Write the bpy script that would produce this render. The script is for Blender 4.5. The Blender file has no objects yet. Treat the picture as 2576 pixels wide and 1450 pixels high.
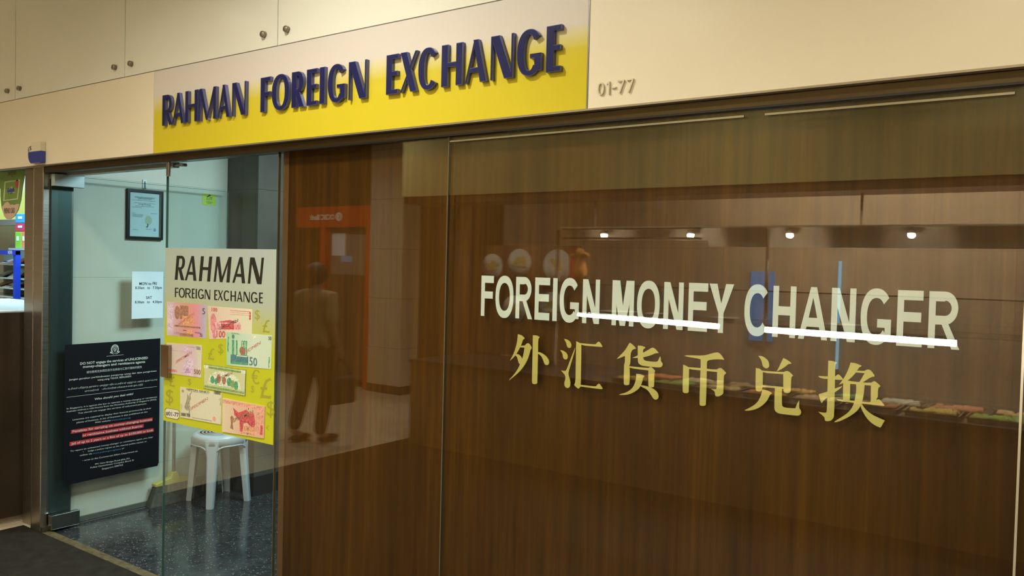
import bpy, bmesh, math, random
from mathutils import Vector, Matrix
SC = bpy.context.scene
COL = SC.collection
R = random.Random(7)
PI = math.pi

# ------------------------------------------------------------------ camera
F, CX, CY = 2096.785, 1288.0, 725.0
YAW, PITCH, ROLL = 0.6219997, -0.0282186, -0.0243922
CAM = Vector((0.0, -2.3122, 1.6))
def _axes():
    cy, sy = math.cos(YAW), math.sin(YAW)
    f = Vector((-sy*math.cos(PITCH), cy*math.cos(PITCH), math.sin(PITCH)))
    r = Vector((cy, sy, 0)); d = f.cross(r)
    c, s = math.cos(ROLL), math.sin(ROLL)
    return (r*c+d*s), (d*c-r*s), f
AX_R, AX_D, AX_F = _axes()
cam = bpy.data.cameras.new('camera'); cam.sensor_width = 36; cam.lens = F/2576*36; cam.clip_start = .02
camo = bpy.data.objects.new('camera', cam); COL.objects.link(camo)
m3 = Matrix((AX_R, -AX_D, -AX_F)).transposed()
camo.matrix_world = Matrix.Translation(CAM) @ m3.to_4x4()
SC.camera = camo
def ray(x, y): return AX_R*((x-CX)/F) + AX_D*((y-CY)/F) + AX_F
def aty(x, y, Y=0.0):            # photo point -> point on the plane y = Y
    r = ray(x, y); return CAM + r*((Y-CAM.y)/r.y)
def atx(x, y, X):                # photo point -> point on the plane x = X
    r = ray(x, y); return CAM + r*((X-CAM.x)/r.x)
def atz(x, y, Z=0.0):
    r = ray(x, y); return CAM + r*((Z-CAM.z)/r.z)
def mir(x, y, Y):                # photo point seen mirrored in the shop glass -> real point at depth Y before the glass
    p = aty(x, y, Y); return Vector((p.x, -p.y, p.z))

# ------------------------------------------------------------------ colour + view
vs = SC.view_settings
vs.view_transform = 'Standard'; vs.look = 'None'; vs.gamma = 1.0; vs.exposure = -0.12; vs.use_curve_mapping = False
SC.cycles.use_denoising = True
SC.cycles.max_bounces = 10; SC.cycles.transparent_max_bounces = 24; SC.cycles.glossy_bounces = 6
SC.cycles.sample_clamp_indirect = 6.0
SC.cycles.caustics_reflective = False; SC.cycles.caustics_refractive = False
w = bpy.data.worlds.new('world'); SC.world = w; w.use_nodes = True
w.node_tree.nodes['Background'].inputs[0].default_value = (.010, .008, .006, 1)

def s2l(c): return tuple(((v/255)/12.92 if v/255 <= .04045 else ((v/255+.055)/1.055)**2.4) for v in c)
MATS = {}
def mat(name, col=(.5,.5,.5), rough=.5, metal=0., spec=.5, emit=None, estr=0., coat=0., alpha=1., fn=None, trans=0.):
    if name in MATS: return MATS[name]
    m = bpy.data.materials.new(name); m.use_nodes = True
    nt = m.node_tree; b = nt.nodes['Principled BSDF']
    b.inputs['Base Color'].default_value = (*col, 1); b.inputs['Roughness'].default_value = rough
    b.inputs['Metallic'].default_value = metal; b.inputs['Specular IOR Level'].default_value = spec
    b.inputs['Coat Weight'].default_value = coat; b.inputs['Coat Roughness'].default_value = .04
    if emit: b.inputs['Emission Color'].default_value = (*emit, 1); b.inputs['Emission Strength'].default_value = estr
    if fn: fn(nt, b)
    MATS[name] = m; return m
def coords(nt, scale=(1,1,1), kind='Object'):
    tc = nt.nodes.new('ShaderNodeTexCoord'); mp = nt.nodes.new('ShaderNodeMapping')
    mp.inputs['Scale'].default_value = scale
    nt.links.new(tc.outputs[kind], mp.inputs[0]); return mp.outputs[0]
def noise(nt, vec, scale, detail=4, rough=.5):
    n = nt.nodes.new('ShaderNodeTexNoise'); n.inputs['Scale'].default_value = scale
    n.inputs['Detail'].default_value = detail; n.inputs['Roughness'].default_value = rough
    nt.links.new(vec, n.inputs['Vector']); return n.outputs['Fac']
def ramp(nt, fac, stops):
    r = nt.nodes.new('ShaderNodeValToRGB'); e = r.color_ramp.elements
    while len(e) < len(stops): e.new(.5)
    for k, (p, c) in enumerate(stops): e[k].position = p; e[k].color = (*c, 1)
    nt.links.new(fac, r.inputs[0]); return r.outputs[0]
def bump(nt, b, fac, strength=.2, dist=.01):
    n = nt.nodes.new('ShaderNodeBump'); n.inputs['Strength'].default_value = strength; n.inputs['Distance'].default_value = dist
    nt.links.new(fac, n.inputs['Height']); nt.links.new(n.outputs[0], b.inputs['Normal'])
def mathn(nt, op, a, b=None, c=None):
    n = nt.nodes.new('ShaderNodeMath'); n.operation = op
    for i, v in enumerate((a, b, c)):
        if v is None: continue
        if hasattr(v, 'is_output') or not isinstance(v, (int, float)): nt.links.new(v, n.inputs[i])
        else: n.inputs[i].default_value = v
    return n.outputs[0]
def mixc(nt, fac, a, b, mode='MIX'):
    n = nt.nodes.new('ShaderNodeMix'); n.data_type = 'RGBA'; n.blend_type = mode
    for i, v in ((0, fac), (6, a), (7, b)):
        if isinstance(v, (int, float)): n.inputs[i].default_value = v
        elif isinstance(v, tuple): n.inputs[i].default_value = (*v, 1)
        else: nt.links.new(v, n.inputs[i])
    return n.outputs[2]
def mottled(c1, c2, scale=6, sc=(1,1,1), bumpy=0.):
    def fn(nt, b):
        v = coords(nt, sc); f = noise(nt, v, scale, 5)
        nt.links.new(ramp(nt, f, [(.3, c1), (.7, c2)]), b.inputs['Base Color'])
        if bumpy: bump(nt, b, f, bumpy)
    return fn
def glass_mat(name, tint=(.93,.97,.95), rough=0.0, boost=1.0):
    m = bpy.data.materials.new(name); m.use_nodes = True; nt = m.node_tree; nt.nodes.clear()
    out = nt.nodes.new('ShaderNodeOutputMaterial'); mx = nt.nodes.new('ShaderNodeMixShader')
    tr = nt.nodes.new('ShaderNodeBsdfTransparent'); tr.inputs[0].default_value = (*tint, 1)
    gl = nt.nodes.new('ShaderNodeBsdfGlossy'); gl.inputs['Roughness'].default_value = rough
    gl.inputs[0].default_value = (1,1,1,1)
    fr = nt.nodes.new('ShaderNodeFresnel'); ge = nt.nodes.new('ShaderNodeNewGeometry')
    io = mathn(nt, 'MULTIPLY_ADD', ge.outputs['Backfacing'], 1/1.52-1.52, 1.52)
    nt.links.new(io, fr.inputs['IOR'])
    fac = mathn(nt, 'MULTIPLY', fr.outputs[0], boost) if boost != 1 else fr.outputs[0]
    nt.links.new(fac, mx.inputs[0]); nt.links.new(tr.outputs[0], mx.inputs[1]); nt.links.new(gl.outputs[0], mx.inputs[2])
    nt.links.new(mx.outputs[0], out.inputs[0]); return m

# ------------------------------------------------------------------ mesh builder
class MB:
    def __init__(s): s.v = []; s.f = []; s.m = []; s.sm = []
    def add(s, vs, fs, mi=0, smooth=False):
        o = len(s.v); s.v += [tuple(p) for p in vs]
        for f in fs: s.f.append(tuple(i+o for i in f)); s.m.append(mi); s.sm.append(smooth)
        return s
    def box(s, a, b, mi=0, skip=()):
        x0,y0,z0 = a; x1,y1,z1 = b
        x0,x1 = min(x0,x1),max(x0,x1); y0,y1 = min(y0,y1),max(y0,y1); z0,z1 = min(z0,z1),max(z0,z1)
        V = [(x0,y0,z0),(x1,y0,z0),(x1,y1,z0),(x0,y1,z0),(x0,y0,z1),(x1,y0,z1),(x1,y1,z1),(x0,y1,z1)]
        return s.add(V, [(0,3,2,1),(4,5,6,7),(0,1,5,4),(1,2,6,5),(2,3,7,6),(3,0,4,7)], mi)
    def rbox(s, a, b, r=.005, mi=0, seg=2):      # bevelled box
        bm = bmesh.new(); bmesh.ops.create_cube(bm, size=1)
        a, b = Vector(a), Vector(b)
        for v in bm.verts: v.co = Vector([(a[i]+b[i])/2 + v.co[i]*abs(b[i]-a[i]) for i in range(3)])
        bmesh.ops.bevel(bm, geom=bm.edges[:], offset=r, segments=seg, affect='EDGES', profile=.5)
        bm.verts.index_update()
        s.add([v.co[:] for v in bm.verts], [[v.index for v in f.verts] for f in bm.faces], mi, False); bm.free(); return s
    def tube(s, pts, r, n=10, mi=0, cap=True, smooth=True):
        pts = [Vector(p) for p in pts]; rs = r if isinstance(r, (list, tuple)) else [r]*len(pts)
        V = []; Fc = []; up = None
        for i, p in enumerate(pts):
            t = (pts[min(i+1,len(pts)-1)]-pts[max(i-1,0)]).normalized()
            if up is None: up = t.orthogonal().normalized()
            up = (up - t*up.dot(t)).normalized(); sd = t.cross(up)
            V += [p + (up*math.cos(2*PI*k/n)+sd*math.sin(2*PI*k/n))*rs[i] for k in range(n)]
        for i in range(len(pts)-1):
            for k in range(n):
                a = i*n+k; b = i*n+(k+1)%n; Fc.append((a,b,b+n,a+n))
        s.add(V, Fc, mi, smooth)
        if cap:
            s.add(V[:n], [tuple(range(n-1,-1,-1))], mi); s.add(V[-n:], [tuple(range(n))], mi)
        return s
    def lathe(s, prof, c=(0,0,0), ax=2, n=24, mi=0, sc=(1,1), smooth=True):
        V = []; Fc = []
        for (r, h) in prof:
            for k in range(n):
                a = 2*PI*k/n; p = [r*math.cos(a)*sc[0], r*math.sin(a)*sc[1], h]
                if ax == 1: p = [p[0], p[2], -p[1]]
                if ax == 0: p = [p[2], p[0], p[1]]
                V.append((c[0]+p[0], c[1]+p[1], c[2]+p[2]))
        for i in range(len(prof)-1):
            for k in range(n):
                a = i*n+k; b = i*n+(k+1)%n; Fc.append((a,b,b+n,a+n))
        s.add(V, Fc, mi, smooth)
        if prof[0][0] > 1e-5: s.add(V[:n], [tuple(range(n-1,-1,-1))], mi)
        if prof[-1][0] > 1e-5: s.add(V[-n:], [tuple(range(n))], mi)
        return s
    def blob(s, c, r, mi=0, n=10, m=7, jit=0.):
        V = []; Fc = []; c = Vector(c)
        for i in range(m+1):
            th = PI*i/m
            for k in range(n):
                a = 2*PI*k/n; j = 1+(R.random()-.5)*jit
                V.append(c+Vector((r[0]*math.sin(th)*math.cos(a)*j, r[1]*math.sin(th)*math.sin(a)*j, r[2]*math.cos(th)*j)))
        for i in range(m):
            for k in range(n):
                a = i*n+k; b = i*n+(k+1)%n; Fc.append((a,a+n,b+n,b))
        return s.add(V, Fc, mi, True)
    # planar shapes in a frame: fr(u,v,w) -> point; w grows towards the viewer
    def poly(s, fr, P, w0, w1, mi=0, ms=None):
        A = sum(P[i][0]*P[(i+1)%len(P)][1]-P[(i+1)%len(P)][0]*P[i][1] for i in range(len(P)))
        if A < 0: P = P[::-1]
        n = len(P); V = [fr(u,v,w1) for u,v in P]
        s.add(V, [tuple(range(n))], mi)
        if w0 != w1:
            V2 = V+[fr(u,v,w0) for u,v in P]
            s.add(V2, [(i, i+n, (i+1)%n+n, (i+1)%n) for i in range(n)], mi if ms is None else ms)
            s.add(V2[n:], [tuple(range(n-1,-1,-1))], mi if ms is None else ms)
        return s
    def strip(s, fr, A, B, w0, w1, mi=0, ms=None):
        n = len(A); ms = mi if ms is None else ms
        V = [fr(u,v,w1) for u,v in A]+[fr(u,v,w1) for u,v in B]
        s.add(V, [(i,i+1,n+i+1,n+i) for i in range(n-1)], mi, False)
        if w0 != w1:
            W = [fr(u,v,w0) for u,v in A]+[fr(u,v,w0) for u,v in B]
            VV = V+W; m = 2*n
            Fc = [(i,m+i,m+i+1,i+1) for i in range(n-1)]+[(n+i,n+i+1,m+n+i+1,m+n+i) for i in range(n-1)]
            Fc += [(0,n,m+n,m),(n-1,m+n-1,m+2*n-1,2*n-1)]
            s.add(VV, Fc, ms)
        return s
    def build(s, name, mats, parent=None, loc=None, recalc=True, bev=0.):
        me = bpy.data.meshes.new(name); 
        if loc is not None: s.v = [(p[0]-loc[0], p[1]-loc[1], p[2]-loc[2]) for p in s.v]
        me.from_pydata(s.v, [], s.f)
        if not isinstance(mats, (list, tuple)): mats = [mats]
        for m in mats: me.materials.append(m)
        for p, mi, sm in zip(me.polygons, s.m, s.sm): p.material_index = mi; p.use_smooth = sm
        if recalc:
            bm = bmesh.new(); bm.from_mesh(me); bmesh.ops.remove_doubles(bm, verts=bm.verts, dist=1e-6)
            bmesh.ops.recalc_face_normals(bm, faces=bm.faces); bm.to_mesh(me); bm.free()
        o = bpy.data.objects.new(name, me); COL.objects.link(o)
        if loc is not None: o.location = loc
        if parent is not None:
            o.parent = parent
            pl = parent.location
            o.location = Vector(o.location) - WL(parent)
        if bev:
            md = o.modifiers.new('edge', 'BEVEL'); md.width = bev; md.segments = 2; md.limit_method = 'ANGLE'
        return o
def WL(o):
    v = Vector(o.location)
    while o.parent: o = o.parent; v += Vector(o.location)
    return v
def tag(o, label=None, cat=None, group=None, kind=None):
    if label: o['label'] = label
    if cat: o['category'] = cat
    if group: o['group'] = group
    if kind: o['kind'] = kind
    return o
def thing(name, loc, label, cat, group=None, rz=0.):
    o = bpy.data.objects.new(name, None); COL.objects.link(o); o.location = loc; o.rotation_euler.z = rz
    o.empty_display_size = .05
    return tag(o, label, cat, group)
def struct(o, label=None): o['kind'] = 'structure'; 
def S(name, mb, m, label=None, **k):
    o = mb.build(name, m, **k); o['kind'] = 'structure'
    if label: o['label'] = label
    return o
def copy_tree(o, parent=None):
    c = o.copy(); COL.objects.link(c)
    if parent: c.parent = parent
    for ch in list(o.children): copy_tree(ch, c)
    return c
def frY(y):  return lambda u, v, w: (u, y-w, v)       # plane facing the corridor (-y)
def frYb(y): return lambda u, v, w: (-u, y+w, v)      # plane facing +y (mirrored reading direction), u = -x
def frX(x):  return lambda u, v, w: (x+w, u, v)       # plane facing +x, u = y

# ------------------------------------------------------------------ letters
def ring(W, H, a, h, t0=0, t1=360, n=40, ox=0., oy=0., e=2.25):
    A = []; B = []
    for k in range(n+1):
        t = math.radians(t0+(t1-t0)*k/n); c, s_ = math.cos(t), math.sin(t)
        k_ = lambda v: math.copysign(abs(v)**(2/e), v)
        A.append((ox+W/2+W/2*k_(c), oy+H/2+H/2*k_(s_))); B.append((ox+W/2+(W/2-a)*k_(c), oy+H/2+(H/2-h)*k_(s_)))
    return ('s', A, B)
def P(*p): return ('p', list(p))
def RC(x0, y0, x1, y1): return ('p', [(x0,y0),(x1,y0),(x1,y1),(x0,y1)])
def glyph(ch, W, H, a, b, h, cut=False):
    """a thick stem, b thin stem, h bar"""
    o = .015*H
    if ch == 'I': return [RC(0,0,W,H)]
    if ch in 'EF':
        L = [RC(0,0,a,H), RC(a,H-h,W,H), RC(a,H*.5-h*.35,W*.94,H*.5+h*.65)]
        if ch == 'E': L.append(RC(a,0,W,h))
        return L
    if ch == 'H': return [RC(0,0,a,H), RC(W-a,0,W,H), RC(a,H*.5-h*.4,W-a,H*.5+h*.6)]
    if ch == 'N':
        d = a*1.28 if a > b*1.2 else a*1.25
        return [RC(0,0,b,H), RC(W-b,0,W,H), P((0,H),(d,H),(W,0),(W-d,0))]
    if ch == 'M':
        m = W*.48
        return [P((0,0),(b,0),(b*1.25,H),(b*.3,H)), P((0+b*.3,H),(b*.3+a*1.0,H),(m+a*.45,0),(m-a*.45,0)), P((m-b*.45,0),(m+b*.5,0),(W-a*.5,H),(W-a,H)), P((W-a,0),(W,0),(W-a*.1,H),(W-a*1.05,H))] if a > b*1.2 else \
               [RC(0,0,a,H), RC(W-a,0,W,H), P((0,H),(a*1.75,H),(W/2+a*.6,0),(W/2-a*.6,0)), P((W,H),(W-a*1.75,H),(W/2-a*.55,0),(W/2+a*.55,0))]
    if ch == 'A':
        t = W*.5; q = (a+b)*.5
        return [P((0,0),(b,0),(t+b*.3,H),(t-q*.5,H)), P((W-a,0),(W,0),(t+q*.5,H),(t-a*.45,H)), P((W*.2,H*.24),(W*.8,H*.24),(W*.75,H*.24+h),(W*.25,H*.24+h))]
    if ch == 'X':
        return [P((0,H),(a*1.1,H),(W,0),(W-a*1.1,0)), P((W-b*1.1,H),(W,H),(b*1.1,0),(0,0))]
    if ch == 'Y':
        return [RC(W/2-a/2,0,W/2+a/2,H*.42), P((0,H),(a*1.55,H),(W/2+a*.5,H*.36),(W/2-a*.5,H*.40)), P((W,H),(W-a*1.55,H),(W/2-a*.5,H*.36),(W/2+a*.5,H*.40))]
    if ch == 'O': return [ring(W,H+2*o,a,h,oy=-o)]
    if ch == 'C': return [ring(W*1.06,H+2*o,a,h,42,318,oy=-o)]
    if ch == 'G': return [ring(W*1.02,H+2*o,a,h,40,318,oy=-o), RC(W-a*.95,H*.08,W,H*.46), RC(W*.55,H*.46-h*.9,W-a*.3,H*.4595)]
    if ch == 'R':
        bw = W*.92; y0 = H*.42
        A = [(a*.99,H),(bw*.55,H)]; B = [(a*.99,H-h),(bw*.55,H-h)]
        n = 14; hh = H-y0
        for k in range(n+1):
            t = PI/2-PI*k/n; A.append((bw*.55+(bw*.45)*math.cos(t), y0+hh/2+hh/2*math.sin(t)))
            B.append((bw*.55+(bw*.45-a*.95)*max(0,math.cos(t)), y0+hh/2+(hh/2-h*.9)*math.sin(t)))
        A.append((a*.99,y0)); B.append((a*.99,y0+h*.9))
        return [RC(0,0,a,H), ('s',A,B), P((W-a*1.15,0),(W,0),(bw*.62,y0+h*.5),(bw*.62-a*1.0,y0+h*.5))]
    return [RC(0,0,W,H)]
def put(mb, fr, shapes, u0, v0, w0, w1, mi=0, ms=None, shear=0., rot=0.):
    tf = lambda p: (u0+p[0]+shear*p[1], v0+p[1]+rot*p[0])
    for i, sh in enumerate(shapes):
        w1 += .00012
        if sh[0] == 'p':
            gx = sum(p[0] for p in sh[1])/len(sh[1]); gy = sum(p[1] for p in sh[1])/len(sh[1]); q = 1-.0018*(i+1)
            mb.poly(fr, [tf((gx+(p[0]-gx)*q, gy+(p[1]-gy)*q)) for p in sh[1]], w0, w1, mi, ms)
        else: mb.strip(fr, [tf(p) for p in sh[1]], [tf(p) for p in sh[2]], w0, w1, mi, ms)
_TC = {}
def text_shape(s, bold=0.):
    k = (s, bold)
    if k in _TC: return _TC[k]
    c = bpy.data.curves.new('t', 'FONT'); c.body = s; c.size = 1; c.resolution_u = 2; c.offset = bold
    o = bpy.data.objects.new('t', c); COL.objects.link(o)
    dg = bpy.context.evaluated_depsgraph_get(); dg.update()
    me = bpy.data.meshes.new_from_object(o.evaluated_get(dg))
    vs_ = [(v.co.x, v.co.y) for v in me.vertices]; fs = [tuple(p.vertices) for p in me.polygons]
    bpy.data.objects.remove(o); bpy.data.curves.remove(c); bpy.data.meshes.remove(me)
    x0 = min(p[0] for p in vs_); x1 = max(p[0] for p in vs_)
    _TC[k] = ([(p[0]-x0, p[1]) for p in vs_], fs, x1-x0); return _TC[k]
CAPH = None
def capheight():
    global CAPH
    if CAPH is None: v, f, w_ = text_shape('H'); CAPH = max(p[1] for p in v)
    return CAPH
def text(mb, fr, s, p0, p1, h, w, mi=0, bold=0., shear=0.):
    """flat printed text, baseline from p0 to p1 (u,v), cap height h"""
    v, f, W = text_shape(s, bold); ch = capheight()
    ux, uy = (p1[0]-p0[0])/W, (p1[1]-p0[1])/W; vy = h/ch
    mb.add([fr(p0[0]+x*ux+shear*y*vy, p0[1]+x*uy+y*vy, w) for x, y in v], f, mi)

# ------------------------------------------------------------------ materials
def wood_fn(nt, b):
    v = coords(nt, (1,1,1))
    mp = nt.nodes.new('ShaderNodeMapping'); mp.inputs['Scale'].default_value = (26, 26, 1.1); nt.links.new(v, mp.inputs[0])
    f1 = noise(nt, mp.outputs[0], 1.4, 6, .6)
    mp2 = nt.nodes.new('ShaderNodeMapping'); mp2.inputs['Scale'].default_value = (130, 130, 2.2); nt.links.new(v, mp2.inputs[0])
    f2 = noise(nt, mp2.outputs[0], 1.5, 3, .6)
    mp3 = nt.nodes.new('ShaderNodeMapping'); mp3.inputs['Scale'].default_value = (3.2, 3.2, .5); nt.links.new(v, mp3.inputs[0])
    f3 = noise(nt, mp3.outputs[0], 1.2, 2, .5)
    c1 = ramp(nt, f1, [(.30, (.048,.0165,.0005)), (.52, (.072,.0265,.0008)), (.74, (.102,.040,.0018))])
    c2 = mixc(nt, .45, c1, ramp(nt, f2, [(.3, (.75,.72,.68)), (.7, (1.22,1.2,1.2))]), 'MULTIPLY')
    c3 = mixc(nt, .6, c2, ramp(nt, f3, [(.3, (.65,.62,.6)), (.7, (1.35,1.34,1.3))]), 'MULTIPLY')
    nt.links.new(c3, b.inputs['Base Color'])
WOOD = mat('walnut_laminate', rough=.45, spec=.15, fn=wood_fn)
WOOD_EDGE = mat('wood_edge', (.16,.075,.025), .35)
BEIGE = mat('beige_panel', rough=.28, spec=.45, fn=mottled((.80,.715,.545), (.83,.745,.575), 2.5))
BEIGE_UP = mat('backpainted_glass', rough=.13, spec=.5, fn=mottled((.79,.775,.68), (.81,.80,.705), 1.6))
GAP = mat('dark_joint', (.05,.035,.02), .7)
def sign_fn(nt, b):
    v = coords(nt); sp = nt.nodes.new('ShaderNodeSeparateXYZ'); nt.links.new(v, sp.inputs[0])
    n = noise(nt, v, 3, 2); z = mathn(nt, 'MULTIPLY_ADD', n, .006, sp.outputs['Z'])
    f = mathn(nt, 'MULTIPLY_ADD', z, 1/.4, -2.10/.4)
    nt.links.new(ramp(nt, f, [(.30, (.63,.515,.026)), (.47, (.63,.52,.042)), (.60, (.69,.61,.31)), (.68, (.69,.63,.57)), (1., (.69,.63,.59))]), b.inputs['Base Color'])
SIGNM = mat('sign_print', rough=.22, spec=.45, fn=sign_fn)
NAVY = mat('navy_acrylic', (.010,.012,.080), .3, spec=.3)
NAVY_SIDE = mat('navy_return', (.11,.12,.30), .22, metal=.4, spec=.6)
PIN = mat('letter_edge', (.45,.46,.62), .2, metal=.4)
def steel_fn(sc=(2,2,160)):
    def fn(nt, b):
        v = coords(nt, sc); f = noise(nt, v, 2, 3)
        r = nt.nodes.new('ShaderNodeMapRange'); r.inputs['To Min'].default_value = .22; r.inputs['To Max'].default_value = .42
        nt.links.new(f, r.inputs[0]); nt.links.new(r.outputs[0], b.inputs['Roughness'])
        nt.links.new(ramp(nt, f, [(.3, (.42,.38,.32)), (.7, (.52,.48,.41))]), b.inputs['Base Color'])
    return fn
STEEL = mat('brushed_steel', rough=.3, metal=1, fn=steel_fn())
STEEL_V = mat('brushed_steel_fine', rough=.3, metal=1, fn=steel_fn((160,160,2)))
STEEL_D = mat('dark_steel', (.20,.185,.16), .38, metal=1)
CHROME = mat('polished_steel', (.62,.60,.55), .12, metal=1)
BRONZE = mat('bronze_channel', (.085,.055,.018), .33, metal=.5)
BLACK = mat('black', (.008,.008,.008), .5)
DARKPL = mat('black_plastic', (.012,.012,.013), .35)
GLASS = glass_mat('clear_glass', (.93,.95,.93))
GLASS_D = glass_mat('green_glass', (.935,.975,.975))
GLASS_S = glass_mat('stall_glass', (.96,.97,.96))
GLEDGE = mat('glass_edge', (.06,.13,.10), .15, spec=.8)
SILIC = mat('silicone_joint', (.11,.10,.065), .12)
LETWH = mat('white_vinyl', (.76,.81,.76), .5)
LETGO = mat('gold_vinyl', (.66,.55,.15), .42, metal=.15)
def tile_fn(c1, c2, cj, tx, tz, jw=.004, axis='X', sc=5, off=(0,0), rough=None):
    def fn(nt, b):
        v = coords(nt); sp = nt.nodes.new('ShaderNodeSeparateXYZ'); nt.links.new(v, sp.inputs[0])
        def line(out, t, o):
            q = mathn(nt, 'ADD', out, 100*t-o); q = mathn(nt, 'MODULO', q, t); return mathn(nt, 'LESS_THAN', q, jw)
        l1 = line(sp.outputs[axis[0]], tx, off[0]); l2 = line(sp.outputs['Z' if len(axis) == 1 else axis[1]], tz, off[1])
        l = mathn(nt, 'MAXIMUM', l1, l2)
        f = noise(nt, v, sc, 6); col = ramp(nt, f, [(.3, c1), (.7, c2)])
        nt.links.new(mixc(nt, l, col, cj), b.inputs['Base Color'])
    return fn
ROOMTILE = mat('cream_wall_tile', rough=.3, fn=tile_fn((.66,.64,.53), (.74,.72,.61), (.44,.42,.34), 9.0, .6, .003, 'Y', 3, (4.3,.86)))
GREYTILE = mat('grey_wall_tile', rough=.3, fn=tile_fn((.075,.066,.054), (.11,.095,.077), (.035,.03,.026), .15, .6, .003, 'X', 4, (0,.86)))
def speck_fn(base1, base2, speck, dens, scale=170):
    def fn(nt, b):
        v = coords(nt); vo = nt.nodes.new('ShaderNodeTexVoronoi'); vo.inputs['Scale'].default_value = scale
        nt.links.new(v, vo.inputs['Vector'])
        r = nt.nodes.new('ShaderNodeSeparateColor'); nt.links.new(vo.outputs['Color'], r.inputs[0])
        k1 = mathn(nt, 'GREATER_THAN', r.outputs[0], 1-dens); k2 = mathn(nt, 'LESS_THAN', vo.outputs['Distance'], .33)
        k = mathn(nt, 'MULTIPLY', k1, k2)
        f = noise(nt, v, 9, 6, .7); c = ramp(nt, f, [(.3, base1), (.7, base2)])
        vo2 = nt.nodes.new('ShaderNodeTexVoronoi'); vo2.inputs['Scale'].default_value = scale*.6; nt.links.new(v, vo2.inputs['Vector'])
        bw = nt.nodes.new('ShaderNodeRGBToBW'); nt.links.new(vo2.outputs['Color'], bw.inputs[0]); c = mixc(nt, .6, c, bw.outputs[0], 'SOFT_LIGHT')
        nt.links.new(mixc(nt, k, c, speck), b.inputs['Base Color'])
    return fn
TERR = mat('dark_terrazzo', rough=.14, spec=.5, fn=speck_fn((.016,.018,.021), (.040,.043,.047), (.20,.21,.20), .15, 90))
def walk_fn(nt, b):
    tile_fn((.013,.011,.008), (.022,.019,.014), (.008,.007,.005), .6, .6, .004, 'XY', 14, (-5.13, -.43))(nt, b)
    v = coords(nt); f = noise(nt, v, 60, 3); bump(nt, b, f, .12, .002)
WALK = mat('dark_floor_tile', rough=.65, spec=.12, fn=walk_fn)
LIGHTF = mat('light_floor_tile', rough=.14, fn=tile_fn((.50,.43,.31), (.58,.50,.37), (.30,.25,.18), .6, .6, .003, 'XY', 4))
THRESH = mat('worn_threshold', rough=.5, fn=mottled((.045,.034,.014), (.13,.10,.045), 30, bumpy=.3))
SKIRT = mat('grey_skirting', (.16,.155,.13), .3)
SKIRT_D = mat('black_skirting', (.02,.02,.02), .25)
WHITEC = mat('ceiling_white', (.66,.62,.54), .8)
STALLWALL = mat('stall_wall', rough=.35, fn=tile_fn((.42,.32,.22), (.50,.39,.27), (.24,.18,.12), .6, .6, .003, 'X', 3))
DARKWOOD = mat('dark_wood', rough=.3, fn=mottled((.055,.028,.012), (.085,.045,.018), 3, (8,8,.6)))
PILLTILE = mat('pillar_tile', rough=.2, fn=tile_fn((.50,.44,.33), (.57,.50,.39), (.18,.15,.10), 2.0, .6, .005, 'X', 2, (0,.55)))
def emis(name, col, st):
    m = bpy.data.materials.new(name); m.use_nodes = True; nt = m.node_tree; nt.nodes.clear()
    e = nt.nodes.new('ShaderNodeEmission'); e.inputs[0].default_value = (*col, 1); e.inputs[1].default_value = st
    o = nt.nodes.new('ShaderNodeOutputMaterial'); nt.links.new(e.outputs[0], o.inputs[0]); return m

# ================================================================== SETTING
ZC = 3.3
S('floor_corridor', MB().box((-5.13,-8,-.08),(4,-.02,0)), WALK, 'dark square floor tiles in front of the shop')
S('floor_mall', MB().box((-12,-8,-.08),(-5.13,-.02,0)), LIGHTF, 'light polished mall floor beyond the dark tiles')
S('floor_shop', MB().box((-4.96,.03,-.08),(1.4,3.2,0)), TERR, 'dark speckled terrazzo floor inside the shop')
S('floor_neighbour', MB().box((-9,-.02,-.08),(-4.96,3.2,0)), LIGHTF)
S('trim_threshold', MB().box((-4.96,-.02,-.08),(1.4,.03,.001)), THRESH, 'worn stone threshold strip under the shop glass')
S('ceiling_corridor', MB().box((-12,-8,ZC),(4,.35,ZC+.1)), WHITEC)
S('ceiling_shop', MB().box((-9,.25,2.62),(1.4,3.2,2.7)), WHITEC)
XW = -4.96
S('wall_left', MB().box((XW-.12,.14,0),(XW,3.2,2.62)), ROOMTILE, 'cream tiled inner side wall of the shop behind the open glass door')
S('baseboard_left', MB().box((XW,.14,0),(XW+.012,1.21,.03)), SKIRT)
S('wall_back', MB().box((XW,1.215,0),(-4.625,3.0,2.62)), GREYTILE, 'dark grey tiled pier at the back of the shop')
S('baseboard_back', MB().box((XW+.002,1.203,0),(-4.613,3.0,.13)), SKIRT_D)
S('wall_rear', MB().box((-9,3.0,0),(1.4,3.2,2.62)), GREYTILE)
S('wall_side', MB().box((1.3,.1,0),(1.4,3.0,2.62)), ROOMTILE)

# wood partition behind the fixed glass
S('wall_wood', MB().box((-2.865,.034,0),(1.3,.058,2.10)), WOOD, 'walnut veneered partition directly behind the fixed shop glass')
S('trim_wood_edge', MB().box((-2.903,.030,0),(-2.867,.075,2.10)), WOOD_EDGE, 'lighter vertical wooden edge strip at the end of the walnut partition')

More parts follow.
